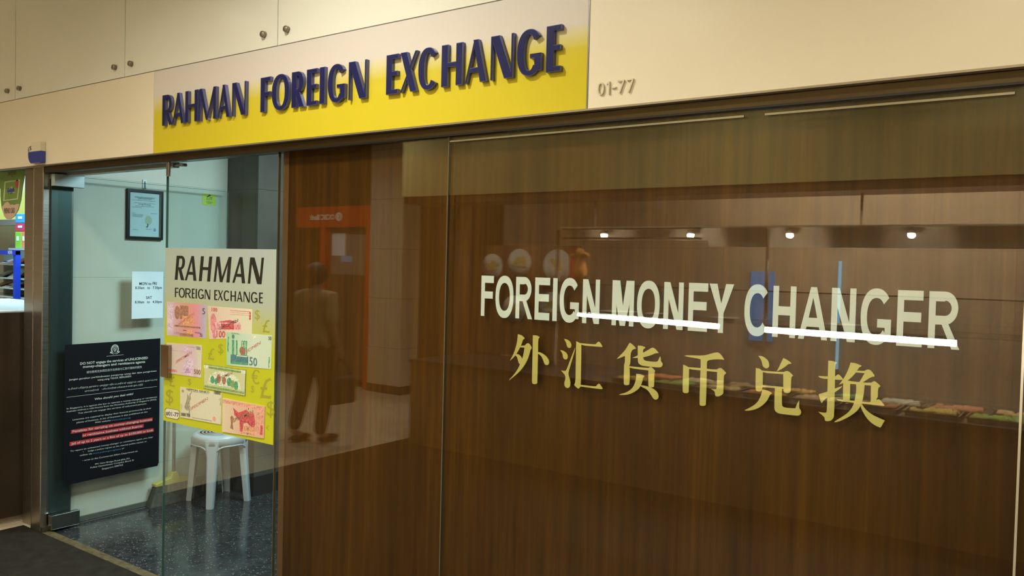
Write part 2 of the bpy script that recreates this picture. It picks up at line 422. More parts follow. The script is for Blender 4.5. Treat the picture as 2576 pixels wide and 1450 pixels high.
# fascia backing, soffit
S('wall_above', MB().box((-9,.02,2.10),(1.4,.25,3.3)).box((-9,-.02,2.5),(1.4,.02,3.3)), GAP)
YF = -.045                                                       # front plane of the lower fascia
FT, FB = 2.488, 2.094
def xat(px, py, Y=YF): return aty(px, py, Y).x
xs0, xs1 = xat(387,300), xat(1478,150)
S('trim_fascia_left', MB().box((-9,-.02,FB),(xs0-.002,YF,FT)), BEIGE, 'plain beige fascia band left of the yellow shop sign')
S('trim_fascia_right', MB().box((xs1+.006,-.02,FB),(1.4,YF,FT+.9)), BEIGE, 'plain beige fascia right of the yellow shop sign')
S('trim_sign_edge', MB().box((xs1,-.02,FB),(xs1+.005,YF-.001,FT+.9)), STEEL_D)
S('trim_fascia_lip', MB().box((-9,-.02,FB-.006),(1.4,YF-.003,FB)), mat('lip_metal', (.32,.27,.2), .35, metal=.6))
S('trim_channel', MB().box((XW,-.012,2.058),(1.4,.06,FB-.006)), BRONZE, 'dark bronze channel holding the top of the shop glass')
S('trim_channel_line', MB().box((XW,-.016,2.054),(1.4,-.004,2.060)), BLACK)

# upper cladding panels (glass panels on stand-off bolts)
zt = 3.28
jx = [aty(x, y, YF).x for x, y in ((38,245),(314,150),(699,60))]
step = (jx[2]-jx[0])/2
edges = [jx[0]-2*step, jx[0]-step, jx[0], jx[1], jx[2], xs1-.001]
bz = aty(668,87,YF).z
blab = {0:'far left beige glass cladding panel above the neighbouring counter', 1:'beige glass cladding panel at the picture corner above the neighbouring shop', 2:'beige glass cladding panel above the blue and white siren box', 3:'beige glass cladding panel above the left end of the yellow sign', 4:'widest beige glass cladding panel, directly above the blue sign lettering'}
for i in range(5):
    a, b = edges[i]+.003, edges[i+1]-.003
    t = thing('cladding_panel', ((a+b)/2, YF, FT+.004), blab[i], 'wall panel', 'beige cladding panels over the fascia')
    MB().box((a,YF,FT+.004),(b,-.022,zt)).build('panel', BEIGE_UP, t)
    xb = []
    if i < 4: xb.append(b-.082+.0)
    if i > 0: xb.append(a+.062)
    for x in xb:
        for z in (bz, zt-.1):
            MB().lathe([(.0135,0),(.0135,.014),(.012,.017),(0,.017)], (x,YF,z), 1, 20).build('standoff_bolt', mat('bolt_steel', (.30,.26,.20), .35, metal=.8), t)
for o in bpy.data.objects:
    if o.name.startswith('standoff_bolt'):
        for v in o.data.vertices: v.co.y = 2*YF - v.co.y if v.co.y > YF else v.co.y
# ------------------------------------------------------------------ main sign
sg = thing('shop_sign', ((xs0+xs1)/2, YF, FB), 'yellow and white shop sign reading RAHMAN FOREIGN EXCHANGE in raised navy letters', 'shop sign')
MB().box((xs0,YF,FB+.001),(xs1-.001,-.021,FT)).build('sign_board', SIGNM, sg)
YL = YF-.016
zb = aty(407,317,YL).z; ztp = aty(407,240.5,YL).z; zb2 = aty(1373,183,YL).z; zt2 = aty(1373,67,YL).z
c1 = lambda x: 380+x/3.919
c2 = lambda x: 930+x/3.529
row = [('R',107,208,1,2),('A',207,322,1,2),('H',333,455,1,2),('M',470,638,1,2),('A',655,772,1,2),('N',795,928,1,2),
       ('F',1075,1172,1,1),('O',1187,1358,1,1),('R',1382,1508,1,1),('E',1530,1632,1,1),('I',1658,1708,1,1),('G',1738,1908,1,1),('N',1943,2118,1,1),
       ('E',143,248,2,0),('X',268,415,2,0),('C',427,592,2,0),('H',633,818,2,0),('A',843,1036,2,0),('N',1070,1270,2,0),('G',1303,1520,2,0),('E',1563,1694,2,0)]
fr = frY(YF)
for ch, l, r, c, k in row:
    f_ = c1 if c == 1 else c2
    xl, xr = f_(l), f_(r)
    t = (xl-407)/(1373-407)
    ym = 280+(125-280)*t
    X0, X1 = aty(xl,ym+30,YL).x, aty(xr,ym+30,YL).x
    Z0 = zb+(zb2-zb)*t; Z1 = ztp+(zt2-ztp)*t; H = Z1-Z0; W = X1-X0
    a = .0285; b = .0088; h = .0170
    if k == 2: a = .0235 if ch != 'M' else .0205; b = .0080
    if ch == 'I': a = W
    sh = glyph(ch, W, H, a, b, h)
    mb = MB(); put(mb, fr, sh, X0, Z0, 0, .015, 2, 1)
    # a slightly smaller navy face on a paler rim, its colour painting a bevel highlight
    e = .0022
    sh2 = glyph(ch, W-2*e, H-2*e, a-1.6*e, b-1.6*e, h-1.6*e) if ch != 'I' else [RC(0,0,W-2*e,H-2*e)]
    put(mb, fr, sh2, X0+e, Z0+e, .015, .0162, 0, 0)
    mb.build('letter', [NAVY, NAVY_SIDE, mat('navy_rim_highlight', (.12,.13,.30), .2, metal=.3)], sg, recalc=False)
# unit number on the right fascia
un = thing('unit_number', (aty(1550,225,YF).x, YF, aty(1550,240,YF).z), 'small raised metal unit number 01-77 on the beige fascia', 'unit number')
p0, p1 = aty(1505,241,YF), aty(1596,233,YF); hh = aty(1550,207,YF).z-aty(1550,239,YF).z
NUMM = mat('number_metal', (.60,.53,.38), .35, metal=.4)
full_v, full_f, FW = text_shape('01-77', .012)
xcur = p0.x; adv = (p1.x-p0.x)/4.35
for k, ch in enumerate('01-77'):
    wd = adv*(.78 if ch != '-' else .5)
    mb = MB(); T_ = .0042; H_ = hh; fr2 = frY(YF); u0 = p0.x+adv*[0,1.0,1.72,2.42,3.5][k]; v0 = p0.z
    if ch == '0': shp = [ring(wd,H_,T_,T_)]
    elif ch == '1': shp = [RC(wd*.5-T_/2,0,wd*.5+T_/2,H_), P((wd*.5,H_),(wd*.5,H_-T_*1.4),(wd*.12,H_*.76),(wd*.12,H_*.76+T_))]
    elif ch == '-': shp = [RC(0,H_*.42,wd,H_*.42+T_)]
    else: shp = [RC(0,H_-T_,wd,H_), P((wd-T_*1.2,H_-T_),(wd,H_-T_),(wd*.42,0),(wd*.42-T_*1.1,0))]
    put(mb, fr2, shp, u0, v0, 0, .006, 0, 0)
    mb.build('digit', NUMM, un, recalc=False)
# blue and white siren box
sx0, sx1 = aty(84,385,YF).x, aty(115,385,YF).x; sz0, sz1 = aty(100,412,YF).z, aty(100,359,YF).z
sb = thing('siren_box', ((sx0+sx1)/2, YF, sz0), 'small blue and white alarm box on the beige fascia above the steel column', 'alarm box')
def sirprof(v):   # left edge offset
    return .045*(abs(v-.45)/.55)**2.2 if v > .45 else .03*((.45-v)/.45)**2.5
for nm, v0, v1, m_ in (('lower_cover', 0, .55, mat('siren_blue', (.03,.05,.30), .3, coat=.3)), ('upper_cover', .55, 1, mat('siren_white', (.72,.66,.5), .35))):
    Pp = []
    for k in range(9):
        v = v0+(v1-v0)*k/8; Pp.append((sx0+sirprof(v), sz0+(sz1-sz0)*v))
    Pp += [(sx1, sz0+(sz1-sz0)*v1), (sx1, sz0+(sz1-sz0)*v0)]
    MB().poly(frY(YF), Pp[::-1], 0, .03, 0).build(nm, m_, sb, bev=.003)
mb = MB(); text(mb, frY(YF), '(S', (sx0+.004, sz0+(sz1-sz0)*.60), (sx0+.045, sz0+(sz1-sz0)*.64), .022, .0315, 0, .01); mb.build('marking', DARKPL, sb, recalc=False)

# ------------------------------------------------------------------ steel column at the left jamb
S('pillar_steel_face', MB().box((-5.19,.0,0),(-5.036,.14,2.10)), STEEL, 'brushed steel column between the two shops')
S('trim_jamb', MB().box((-5.034,-.022,0),(-4.925,.139,2.10)), STEEL, 'brushed steel door jamb left of the open glass door', bev=.004)
S('trim_jamb_reflection', MB().box((-4.9248,.024,0),(-4.9225,.1385,2.055)), mat('jamb_room_tint', (.085,.12,.115), .35, metal=.8))  # added plate, dark teal paints the room mirrored in the jamb
S('trim_jamb_line', MB().box((-4.926,.012,0),(-4.9235,.022,2.055)).box((-5.036,-.024,0),(-5.0335,-.010,2.09)), CHROME)
S('trim_jamb_return', MB().box((-4.958,.139,0),(-4.926,.150,2.055)), STEEL_D)

# ------------------------------------------------------------------ glass
GT = 2.056
X_a, X_b, X_c, X_d = -3.733, -2.900, -1.953, -.162
def pane(name, x0, x1, m, label):
    o = S(name, MB().box((x0,0,.004),(x1,.012,GT)), m, label); return o
pane('window_1', X_a, X_b, GLASS_D, 'frameless glass panel carrying the yellow banknote poster')
pane('window_2', X_b+.003, X_c-.002, GLASS, 'narrow glass pane over walnut, right of the banknote poster')
pane('window_3', X_c+.002, X_d-.002, GLASS, 'wide glass pane with the white and gold lettering')
pane('window_4', X_d+.004, 1.35, GLASS, 'glass pane past the last joint beside the lettering')
S('trim_glass_edge', MB().box((X_a-.0022,0,.004),(X_a-.0002,.012,GT)), GLEDGE)
S('trim_joint_1', MB().box((X_c-.0019,-.0008,.004),(X_c+.0019,.012,GT)), SILIC, 'thin vertical silicone joint between the shop glass panes')
S('trim_joint_2', MB().box((X_d-.0019,-.0010,.004),(X_d+.0036,.012,GT)), mat('joint_pale', (.62,.55,.42), .2, metal=.4), 'pale vertical joint near the end of the shop glass')
S('trim_joint_3', MB().box((X_b+.0002,-.0005,.004),(X_b+.0028,.012,GT)), SILIC)
# added strips, pale steel standing for light caught by the glass top edge
for x0, x1, lb in ((-1.945,-.86,'added steel strip drawn as a glint on the glass top left of the centre joint'),(-.80,-.20,'added steel strip drawn as a glint on the glass top at the far end')):
    o = MB().box((x0,-.005,2.0335),(x1,-.0008,2.0395)).build('glint_strip', mat('glint_steel', (.34,.32,.26), .25, metal=.9)); tag(o, lb, 'glass clamp')
# top patch fitting on the poster pane
pf = thing('patch_fitting', (X_a+.03,-.01,1.98), 'brushed steel L-shaped clamp at the top corner of the poster glass', 'glass clamp')
MB().rbox((X_a+.012,-.012,1.985),(X_a+.034,-.0008,2.054), .002).build('plate', STEEL_V, pf)
MB().tube([(X_a+.034,.02,2.043),(X_a+.085,.05,2.043)], .008, 10).build('arm', STEEL_V, pf)
# lock
lk = thing('door_lock', (X_a+.0,0,aty(415,950).z), 'steel strike lock clamped on the edge of the poster glass', 'lock')
lx0, lx1 = aty(405,910,-.02).x, aty(424,910,-.02).x; lz0, lz1 = aty(415,950,-.02).z, aty(415,868,-.02).z
MB().rbox((lx0,-.024,lz0),(lx1,-.0008,lz1), .002).build('case', mat('bronzed_steel', (.33,.24,.16), .25, metal=1), lk)
MB().rbox((lx0-.002,-.0005+.013,lz0),(lx1,.036,lz1), .002).build('back_plate', STEEL_D, lk)

# ------------------------------------------------------------------ open glass door
XD = -4.880
d1 = bpy.data.objects.new('door_1', None); COL.objects.link(d1); d1.location = (XD,.05,0); d1['kind'] = 'structure'
tag(d1, 'frameless glass door standing open along the cream side wall')
MB().box((XD-.012,.045,.012),(XD,1.165,2.045)).build('door_glass', GLASS_D, d1)
MB().box((XD-.0125,.045,2.0452),(XD+.0005,1.165,2.0470)).box((XD-.0125,1.1652,.012),(XD+.0005,1.1668,2.047)).build('glass_rim', GLEDGE, d1)
h0, h1 = atx(124,1330,XD+.012), atx(197,1312,XD+.012)
MB().rbox((XD-.024,.012,.014),(XD+.014,.175,.096), .003).build('pivot_hinge', mat('hinge_steel', (.42,.42,.38), .25, metal=1), d1)
MB().rbox((XD-.024,.012,1.982),(XD+.014,.185,2.052), .003).build('top_hinge', mat('hinge_pale', (.45,.55,.55), .3, metal=.3), d1)
MB().rbox((XD-.06,.012,2.02),(XD-.026,.07,2.054), .004).build('pivot_block', STEEL_D, d1)
MB().box((-4.93,-.02,.001),(XD-.026,.04,.03)).build('pivot_base', STEEL_D, d1)
# overhead closer bar and light trim inside the head
o = MB().rbox((XD+.05,.062,2.040),(X_a-.05,.10,2.099), .004).build('closer_bar', mat('aluminium', (.30,.36,.36), .3, metal=.7)); tag(o, 'pale aluminium head bar above the open doorway', 'head bar')

# ---- framed certificate on the wall
XP = XW+.018
cy0, cy1 = atx(321,540,XP).y, atx(411,540,XP).y; cz1 = atx(365,478,XP).z; cz0 = atx(365,603,XP).z
ct = thing('certificate_frame', (XW, (cy0+cy1)/2, cz0), 'black framed certificate hanging on the cream wall behind the open glass door', 'picture frame')
fw = .016
BLK = mat('frame_black', (.012,.012,.012), .3)
GOLDL = mat('frame_inner_line', (.30,.27,.2), .3, metal=.5)
mb = MB()
for a, b in (((XW,cy0,cz0),(XP,cy1,cz0+fw)),((XW,cy0,cz1-fw),(XP,cy1,cz1)),((XW,cy0,cz0+fw),(XP,cy0+fw,cz1-fw)),((XW,cy1-fw,cz0+fw),(XP,cy1,cz1-fw))): mb.box(a, b)
mb.build('frame', BLK, ct)
mb = MB(); q = .003
for a, b in (((XW+.006,cy0+fw,cz0+fw),(XP-.002,cy1-fw,cz0+fw+q)),((XW+.006,cy1-fw-q,cz0+fw+q),(XP-.002,cy1-fw,cz1-fw))): mb.box(a, b)
mb.build('inner_lip', GOLDL, ct)
MB().box((XW+.001,cy0+fw,cz0+fw),(XW+.006,cy1-fw,cz1-fw)).build('paper', mat('cert_paper', (.52,.66,.68), .5), ct)
INK = mat('print_ink', (.10,.14,.15), .6)
mb = MB(); frc = frX(XW+.006); pw, ph = cy1-cy0-2*fw, cz1-cz0-2*fw; U = lambda u: cy0+fw+u*pw; V = lambda v: cz0+fw+v*ph
lines = [(.17,.83,.865,.010,'THE MONEY-CHANGING AND REMITTANCE BUSINESSES ACT'),(.28,.72,.84,.009,'MONEY-CHANGER LICENCE'),(.10,.86,.81,.006,'Licence is hereby granted to carry on money-changing business'),(.16,.84,.75,.006,'subject to the conditions of the licence'),(.30,.70,.715,.010,'Foreign Exchange'),(.2,.8,.68,.006,'at the place of business'),(.1,.4,.65,.006,'from the date of issue'),
         (.1,.2,.52,.005,'Note'),(.1,.45,.49,.006,'This licence must be displayed'),(.1,.45,.465,.006,'prominently at the place'),(.1,.42,.44,.006,'of business'),(.7,.9,.53,.006,'Issued on'),(.12,.3,.15,.006,'Authority'),(.55,.72,.17,.006,'Director')]
for u0, u1, v, h, s_ in lines: text(mb, frc, s_, (U(u0),V(v)), (U(u1),V(v)), h*1.0, .0004, 0, .0)
mb.build('lettering', INK, ct, recalc=False)
mb = MB(); n = 20
mb.poly(frc, [(U(.62)+.024*math.cos(2*PI*k/n), V(.38)+.030*math.sin(2*PI*k/n)) for k in range(n)], 0, .0003); mb.build('seal', mat('seal_gold', (.42,.50,.36), .5), ct)
mb = MB(); mb.poly(frc, [(U(.83)+.009*math.cos(2*PI*k/n), V(.17)+.011*math.sin(2*PI*k/n)) for k in range(n)], 0, .0005); mb.build('stamp', mat('stamp_blue', (.22,.32,.52), .5), ct)
mb = MB(); pts = [(U(.60),V(.30)),(U(.605),V(.25)),(U(.585),V(.225)),(U(.555),V(.24))]
mb.tube([frc(a,b,.002) for a,b in pts], .0022, 6); mb.build('tassel', mat('tassel_dark', (.05,.09,.10), .5), ct)
hk = thing('adhesive_hook', (XW, atx(363,470,XW).y, atx(363,478,XW).z), 'white adhesive hook on the wall above the black framed certificate', 'hook')
hy = atx(364,465,XW+.004).y; hz0, hz1 = atx(364,476,XW+.004).z, atx(364,452,XW+.004).z
MB().rbox((XW,hy-.014,hz0),(XW+.006,hy+.014,hz1), .0028).build('base', mat('hook_white', (.75,.85,.82), .35), hk)
MB().tube([(XW+.006,hy,hz1-.012),(XW+.013,hy,hz1-.02),(XW+.013,hy,hz0+.006),(XW+.018,hy,hz0+.004)], .003, 8).build('hook', mat('hook_grey', (.35,.42,.42), .3), hk)

# ---- yellow notice with a camera symbol
p = [atx(x,y,XW) for x,y in ((509,488),(543,488),(542,517),(508,516))]
cc = thing('camera_notice', (XW, p[0].y, p[3].z), 'small yellow-green notice with a camera symbol on the cream wall', 'notice')
ny0, ny1, nz0, nz1 = p[0].y, p[1].y, (p[2].z+p[3].z)/2, (p[0].z+p[1].z)/2
MB().box((XW,ny0,nz0),(XW+.0015,ny1,nz1)).build('card', mat('notice_yellow', (.62,.72,.10), .5), cc)
mb = MB(); frn = frX(XW+.0015); UU = lambda u: ny0+u*(ny1-ny0); VV = lambda v: nz0+v*(nz1-nz0)
mb.poly(frn, [(UU(.30),VV(.72)),(UU(.34),VV(.66)),(UU(.62),VV(.84)),(UU(.60),VV(.92)),(UU(.50),VV(.93))], 0, .0006)
mb.poly(frn, [(UU(.50),VV(.70)),(UU(.74),VV(.62)),(UU(.74),VV(.68)),(UU(.54),VV(.74))], 0, .0006)
mb.build('camera_symbol', mat('notice_ink', (.03,.08,.05), .5), cc)
mb = MB(); text(mb, frn, 'CCTV', (UU(.28),VV(.44)), (UU(.72),VV(.44)), .012, .0006, 0, .01)
text(mb, frn, 'IN OPERATION', (UU(.28),VV(.24)), (UU(.74),VV(.24)), .006, .0006); text(mb, frn, '24 HOURS', (UU(.34),VV(.12)), (UU(.66),VV(.12)), .006, .0006)
mb.build('lettering', MATS['notice_ink'], cc, recalc=False)

# ---- opening hours sheet on the door glass
XS = XD+.0015
def dp(x, y, X=XS): q_ = atx(x, y, X); return (q_.y, q_.z)
oh = thing('opening_hours_sheet', (XD, dp(331,803)[0], dp(331,803)[1]), 'pale paper sheet of opening hours stuck on the open glass door', 'notice')
y0_, z0_ = dp(331,803); y1_, z1_ = dp(411,684)
fx = frX(XS)
MB().box((XD+.0003,y0_,z0_),(XS+.0003,y1_,z1_)).build('paper', mat('sheet_paper', (.60,.72,.76), .6), oh)
TXT = mat('sheet_ink', (.03,.06,.07), .6)
mb = MB()
for s_, a, b, h in (('MON to FRI',(350,717.5),(394,717),.017),('8.30am   to   7.30pm',(340,727.5),(407,727),.015),('SAT',(367,752.5),(382,752),.016),('8.30am   to   4.30pm',(339,763.5),(407,762.5),.015)):
    text(mb, fx, s_, dp(*a), dp(*b), h, .0008, 0, .02)
mb.build('lettering', TXT, oh, recalc=False)

# ---- black warning poster on the door glass
XB = XD+.002
k5 = lambda x, y: (150+x/3.626, 840+y/3.626)
def bp(x, y): q_ = atx(*k5(x,y), XB+.003); return (q_.y, q_.z)
wp = thing('warning_poster', (XD, bp(50,1385)[0], bp(50,1385)[1]), 'large black warning poster with white and red text on the open glass door', 'poster')
outl = [(50,103),(480,75),(920,42),(915,400),(910,800),(905,1100),(905,1175),(893,1208),(700,1245),(400,1310),(33,1390),(38,1000),(45,500)]
mb = MB(); mb.poly(frX(XB), [bp(*p_) for p_ in outl], 0, .002); mb.build('paper', mat('poster_black', (.0045,.005,.008), .38), wp)
WHT = mat('poster_white', (.50,.55,.50), .5); RED = mat('poster_red', (.46,.028,.035), .5); BLU = mat('poster_blue', (.06,.20,.30), .5)
fb = frX(XB+.002)
mb = MB()
for q4 in ([(105,880),(850,765),(848,798),(103,915)], [(207,912),(768,824),(766,857),(205,947)], [(92,990),(858,862),(858,895),(90,1027)]):
    mb.poly(fb, [bp(*a) for a in q4], 0, .0006)
mb.build('red_band', RED, wp)
L = [("DO NOT engage the services of UNLICENSED",(187,285),(805,230),22,.022),("money-changers and remittance agents",(213,313),(780,265),22,.022),
("请勿使用无执照的货币兑换商与汇款代理商的服务",(245,362),(750,312),17,.0),
("Jangan gunakan perkhidmatan pengurup wang dan ejen pengiriman",(85,428),(883,345),15,.012),("wang yang TIDAK BERLESEN",(345,430),(652,395),15,.012),
("உரிமம் பெறாத நாணய மாற்று வியாபாரிகள் மற்றும் பணம் அனுப்பும்",(78,512),(890,425),14,.0),("முகவர்கள் ஆகியோரின் சேவைகளை நாடாதீர்",(230,532),(760,470),14,.0),
("Who should you deal with?",(318,607),(672,557),18,.018),
("In Singapore, it is against the law to operate a money-changing or remittance",(65,692),(888,582),13.5,.006),
("business without a valid licence from the Monetary Authority of Singapore (MAS).",(65,718),(886,605),13.5,.006),
("You should not engage the services of unlicensed persons.",(168,733),(795,643),13.5,.006),
("Licensees are required to display their licences prominently at their",(120,793),(836,685),13.5,.006),
("places of business. A list of licensees is also published on the",(155,818),(802,718),13.5,.006),
("MAS website",(325,817),(465,797),13.5,.006),
("Penalties for carrying on money-changing business",(118,903),(843,790),19,.018),("or remittance business without licence:",(210,938),(755,850),19,.018),("Jail of up to 2 years or a fine of up to $100,000 or both",(105,1015),(853,888),19,.018),
("To report an unlicensed money-changer or remittance agent, you may:",(97,1080),(852,948),13.5,.004),
("•     lodge a police report at the nearest police station or",(212,1086),(795,988),13.5,.004),
("online via",(185,1118),(295,1100),13.5,.004),("or",(567,1055),(590,1050),13.5,.004),
("• write to the Commercial Affairs Department at:",(208,1165),(712,1077),13.5,.004),
("391 New Bridge Road #06-701",(322,1198),(638,1145),13.5,.004),("Police Cantonment Complex Block D",(280,1230),(677,1160),13.5,.004),("Singapore 088762",(385,1242),(578,1203),13.5,.004)]
mb = MB(); mbb = MB()
for s_, a, b, h, bo in L:
    pa, pb = bp(*a), bp(*b); hm = abs(bp(a[0],a[1]-h)[1]-pa[1])
    text(mb, fb, s_, pa, pb, hm, .0012, 0, bo)
for s_, a, b in (("www.mas.gov.sg.",(472,797),(650,771)),("www.police.gov.sg/spoc",(303,1100),(560,1057))):
    pa, pb = bp(*a), bp(*b); text(mbb, fb, s_, pa, pb, abs(bp(a[0],a[1]-13.5)[1]-pa[1]), .0012, 0, .004)
# rules
for a, b in (((65,583),(887,483)),((428,208),(583,193))):
    pa, pb = bp(*a), bp(*b); mb.poly(fb, [pa, pb, (pb[0],pb[1]+.0016), (pa[0],pa[1]+.0016)], 0, .0008)
mb.build('lettering', WHT, wp, recalc=False); mbb.build('web_address', BLU, wp, recalc=False)
# crest: wreath around a shield
mb = MB(); c0 = bp(505,142); sc_ = abs(bp(505,187)[1]-bp(505,97)[1])/2; sx = .80
for sd in (-1, 1):
    for k in range(9):
        t = math.radians(-70+150*k/8); cx_, cy_ = c0[0]+sd*sc_*sx*.86*math.cos(t), c0[1]+sc_*.86*math.sin(t)
        n = 8; mb.poly(fb, [(cx_+sc_*.17*math.cos(2*PI*j/n), cy_+sc_*.12*math.sin(2*PI*j/n)) for j in range(n)], 0, .0008)
    for k in range(3):
        mb.poly(fb, [(c0[0]+sd*sc_*(.15+.3*k), c0[1]-sc_*1.0+k*sc_*.12),(c0[0]+sd*sc_*(.45+.28*k), c0[1]-sc_*.95+k*sc_*.12),(c0[0]+sd*sc_*(.42+.26*k), c0[1]-sc_*.62+k*sc_*.1),(c0[0]+sd*sc_*(.12+.3*k), c0[1]-sc_*.7+k*sc_*.1)], 0, .0008)
shp = [(-.42,.5),(0,.62),(.42,.5),(.42,-.1),(0,-.6),(-.42,-.1)]
mb.strip(fb, [(c0[0]+x*sc_*sx,c0[1]+y*sc_) for x,y in shp+shp[:1]], [(c0[0]+x*sc_*sx*.78,c0[1]+y*sc_*.8) for x,y in shp+shp[:1]], 0, .0008)
text(mb, fb, 'S', (c0[0]-sc_*.16,c0[1]-sc_*.25), (c0[0]+sc_*.18,c0[1]-sc_*.25), sc_*.55, .0008, 0, .02)
mb.build('crest', WHT, wp, recalc=False)

# ------------------------------------------------------------------ banknote poster
YP = -.0015
bz_ = 600; 
def pp(x, y): q_ = aty(x, y, YP-.0005); return (q_.x, q_.z)
def q1(x, y): return pp(380+x/5.179, 600+y/5.179)          # upper crop
def q2(x, y): return pp(380+x/5.179, 860+y/5.179)          # lower crop
pt = thing('banknote_poster', ((X_a+X_b)/2, 0, .798), 'yellow and cream square poster of specimen banknotes reading RAHMAN FOREIGN EXCHANGE', 'poster')
px0, px1, pz0, pz1 = -3.735, -2.902, .797, 1.640
def post_fn(nt, b):
    v = coords(nt); sp = nt.nodes.new('ShaderNodeSeparateXYZ'); nt.links.new(v, sp.inputs[0])
    f = mathn(nt, 'MULTIPLY_ADD', sp.outputs['Z'], 1/.843, -.797/.843)
    f = mathn(nt, 'MULTIPLY_ADD', mathn(nt, 'ADD', sp.outputs['X'], 3.32), .06, f)
    nt.links.new(ramp(nt, f, [(.0, (.50,.52,.010)), (.50, (.47,.50,.014)), (.62, (.44,.47,.15)), (.72, (.40,.455,.36)), (1., (.385,.45,.43))]), b.inputs['Base Color'])
MB().box((px0,YP,pz0),(px1,-.0003,pz1)).build('paper', mat('poster_print', rough=.42, fn=post_fn), pt)
fp = frY(YP)
INKB = mat('poster_ink', (.012,.012,.008), .45)
mb = MB()
base = lambda x: 540+(598-540)*(x-308)/(1435-308)
for ch, l, r in (('R',308,432),('A',440,590),('H',622,768),('M',815,1022),('A',1058,1225),('N',1260,1438)):
    a = q1(l, base(l)); b = q1(r, base(r)); c = q1(l, base(l)-(315+33*(l-308)/1127)); W = b[0]-a[0]
    put(mb, fp, glyph(ch, W, c[1]-a[1], .0228, .0160, .0135), a[0], a[1], 0, .0006, 0, 0, shear=.125 if ch != 'x' else 0)
base = lambda x: 765+(848-765)*(x-310)/(1453-310)
for ch, l, r in (('F',310,354),('O',360,439),('R',445,521),('E',530,566),('I',580,596),('G',611,686),('N',699,770),('E',822,863),('X',868,936),('C',945,1020),('H',1034,1105),('A',1118,1191),('N',1204,1285),('G',1300,1386),('E',1405,1454)):
    a = q1(l, base(l)); b = q1(r, base(r)); c = q1(l, base(l)-(123+17*(l-310)/1143)); W = b[0]-a[0]
    put(mb, fp, glyph(ch, W, c[1]-a[1], min(.0092, W*.42) if ch != 'I' else W, .0052, .0055), a[0], a[1], 0, .0006, 0, 0)
mb.build('headline', INKB, pt, recalc=False)
# faint currency signs
CUR = mat('currency_tint', (.33,.32,.03), .5)
for s_, q, x, y, h, nm in (('$',q1,1350,1050,120,'dollar_sign'),('£',q1,1452,1225,170,'pound_sign'),('£',q2,742,232,150,'pound_sign'),('$',q2,872,150,125,'dollar_sign'),('$',q2,190,800,180,'dollar_sign'),('£',q2,238,580,130,'pound_sign'),('$',q2,478,560,80,'dollar_sign'),('€',q2,1318,545,185,'euro_sign'),('£',q2,1420,735,265,'pound_sign'),('$',q2,1298,655,85,'dollar_sign'),('$',q2,1505,960,190,'dollar_sign'),('€',q2,1505,1150,60,'euro_sign')):
    mb = MB(); a = q(x, y); b = q(x+h*.55, y+8); t_ = q(x, y-h)
    if s_ == '€':
        W_, H_ = b[0]-a[0], t_[1]-a[1]
        put(mb, fp, glyph('C', W_, H_, W_*.2, H_*.1, H_*.1)+[RC(-W_*.12,H_*.54,W_*.7,H_*.61), RC(-W_*.12,H_*.38,W_*.62,H_*.45)], a[0], a[1], 0, .0003)
    else: text(mb, fp, s_, a, b, t_[1]-a[1], .0004, 0, .0)
    mb.build(nm, CUR, pt, recalc=False)
# banknotes: quads (u,v) grid inside four corners
def grad(name, stops, axis='X', sc=1, nz=.0):
    def fn(nt, b):
        v = coords(nt, (1,1,1), 'Generated'); sp = nt.nodes.new('ShaderNodeSeparateXYZ'); nt.links.new(v, sp.inputs[0])
        n = noise(nt, v, 9, 6, .7); f = mathn(nt, 'MULTIPLY_ADD', mathn(nt, 'SUBTRACT', n, .5), nz, sp.outputs[axis])
        c = ramp(nt, f, stops); wv = nt.nodes.new('ShaderNodeTexWave'); wv.inputs['Scale'].default_value = 14; wv.inputs['Distortion'].default_value = 9; wv.inputs['Detail'].default_value = 3
        nt.links.new(v, wv.inputs['Vector']); c = mixc(nt, .35, c, ramp(nt, wv.outputs['Fac'], [(.2, (.72,.70,.70)), (.7, (1.08,1.08,1.06))]), 'MULTIPLY')
        nt.links.new(c, b.inputs['Base Color'])
    return mat(name, rough=.45, fn=fn)
NW = [0.0]
def note(name, q, corners, m, label, details):
    NW[0] += .0006; w00 = NW[0]
    C4 = [q(*c) for c in corners]     # TL TR BR BL
    def uv(u, v):
        tl, tr, br, bl = C4
        top = (tl[0]+(tr[0]-tl[0])*u, tl[1]+(tr[1]-tl[1])*u); bo = (bl[0]+(br[0]-bl[0])*u, bl[1]+(br[1]-bl[1])*u)
        return (bo[0]+(top[0]-bo[0])*v, bo[1]+(top[1]-bo[1])*v)
    mb = MB(); mb.poly(fp, [uv(0,0),uv(1,0),uv(1,1),uv(0,1)], 0, w00)
    o = mb.build(name, m, pt, recalc=False); o['label'] = label
    H_ = uv(0,1)[1]-uv(0,0)[1]
    lay = {}
    for di, d in enumerate(details):
        kind, mm = d[0], d[1]
        b_ = lay.setdefault(mm, MB()); w = w00+.00005*(di+1)
        if kind == 'r': _, _, a0, b0, a1, b1 = d; b_.poly(fp, [uv(a0,b0),uv(a1,b0),uv(a1,b1),uv(a0,b1)], 0, w)
        elif kind == 'p': b_.poly(fp, [uv(*p_) for p_ in d[2]], 0, w)
        elif kind == 'e':
            _, _, cu, cv, ru, rv = d; b_.poly(fp, [uv(cu+ru*math.cos(2*PI*k/18), cv+rv*math.sin(2*PI*k/18)) for k in range(18)], 0, w)
        elif kind == 't': _, _, s_, a0, b0, a1, b1, hh_ = d[:8]; text(b_, fp, s_, uv(a0,b0), uv(a1,b1), hh_*H_, w+.0007, 0, d[8] if len(d) > 8 else .0)
    for mm, b_ in lay.items(): b_.build('print', PM[mm], o, recalc=False)
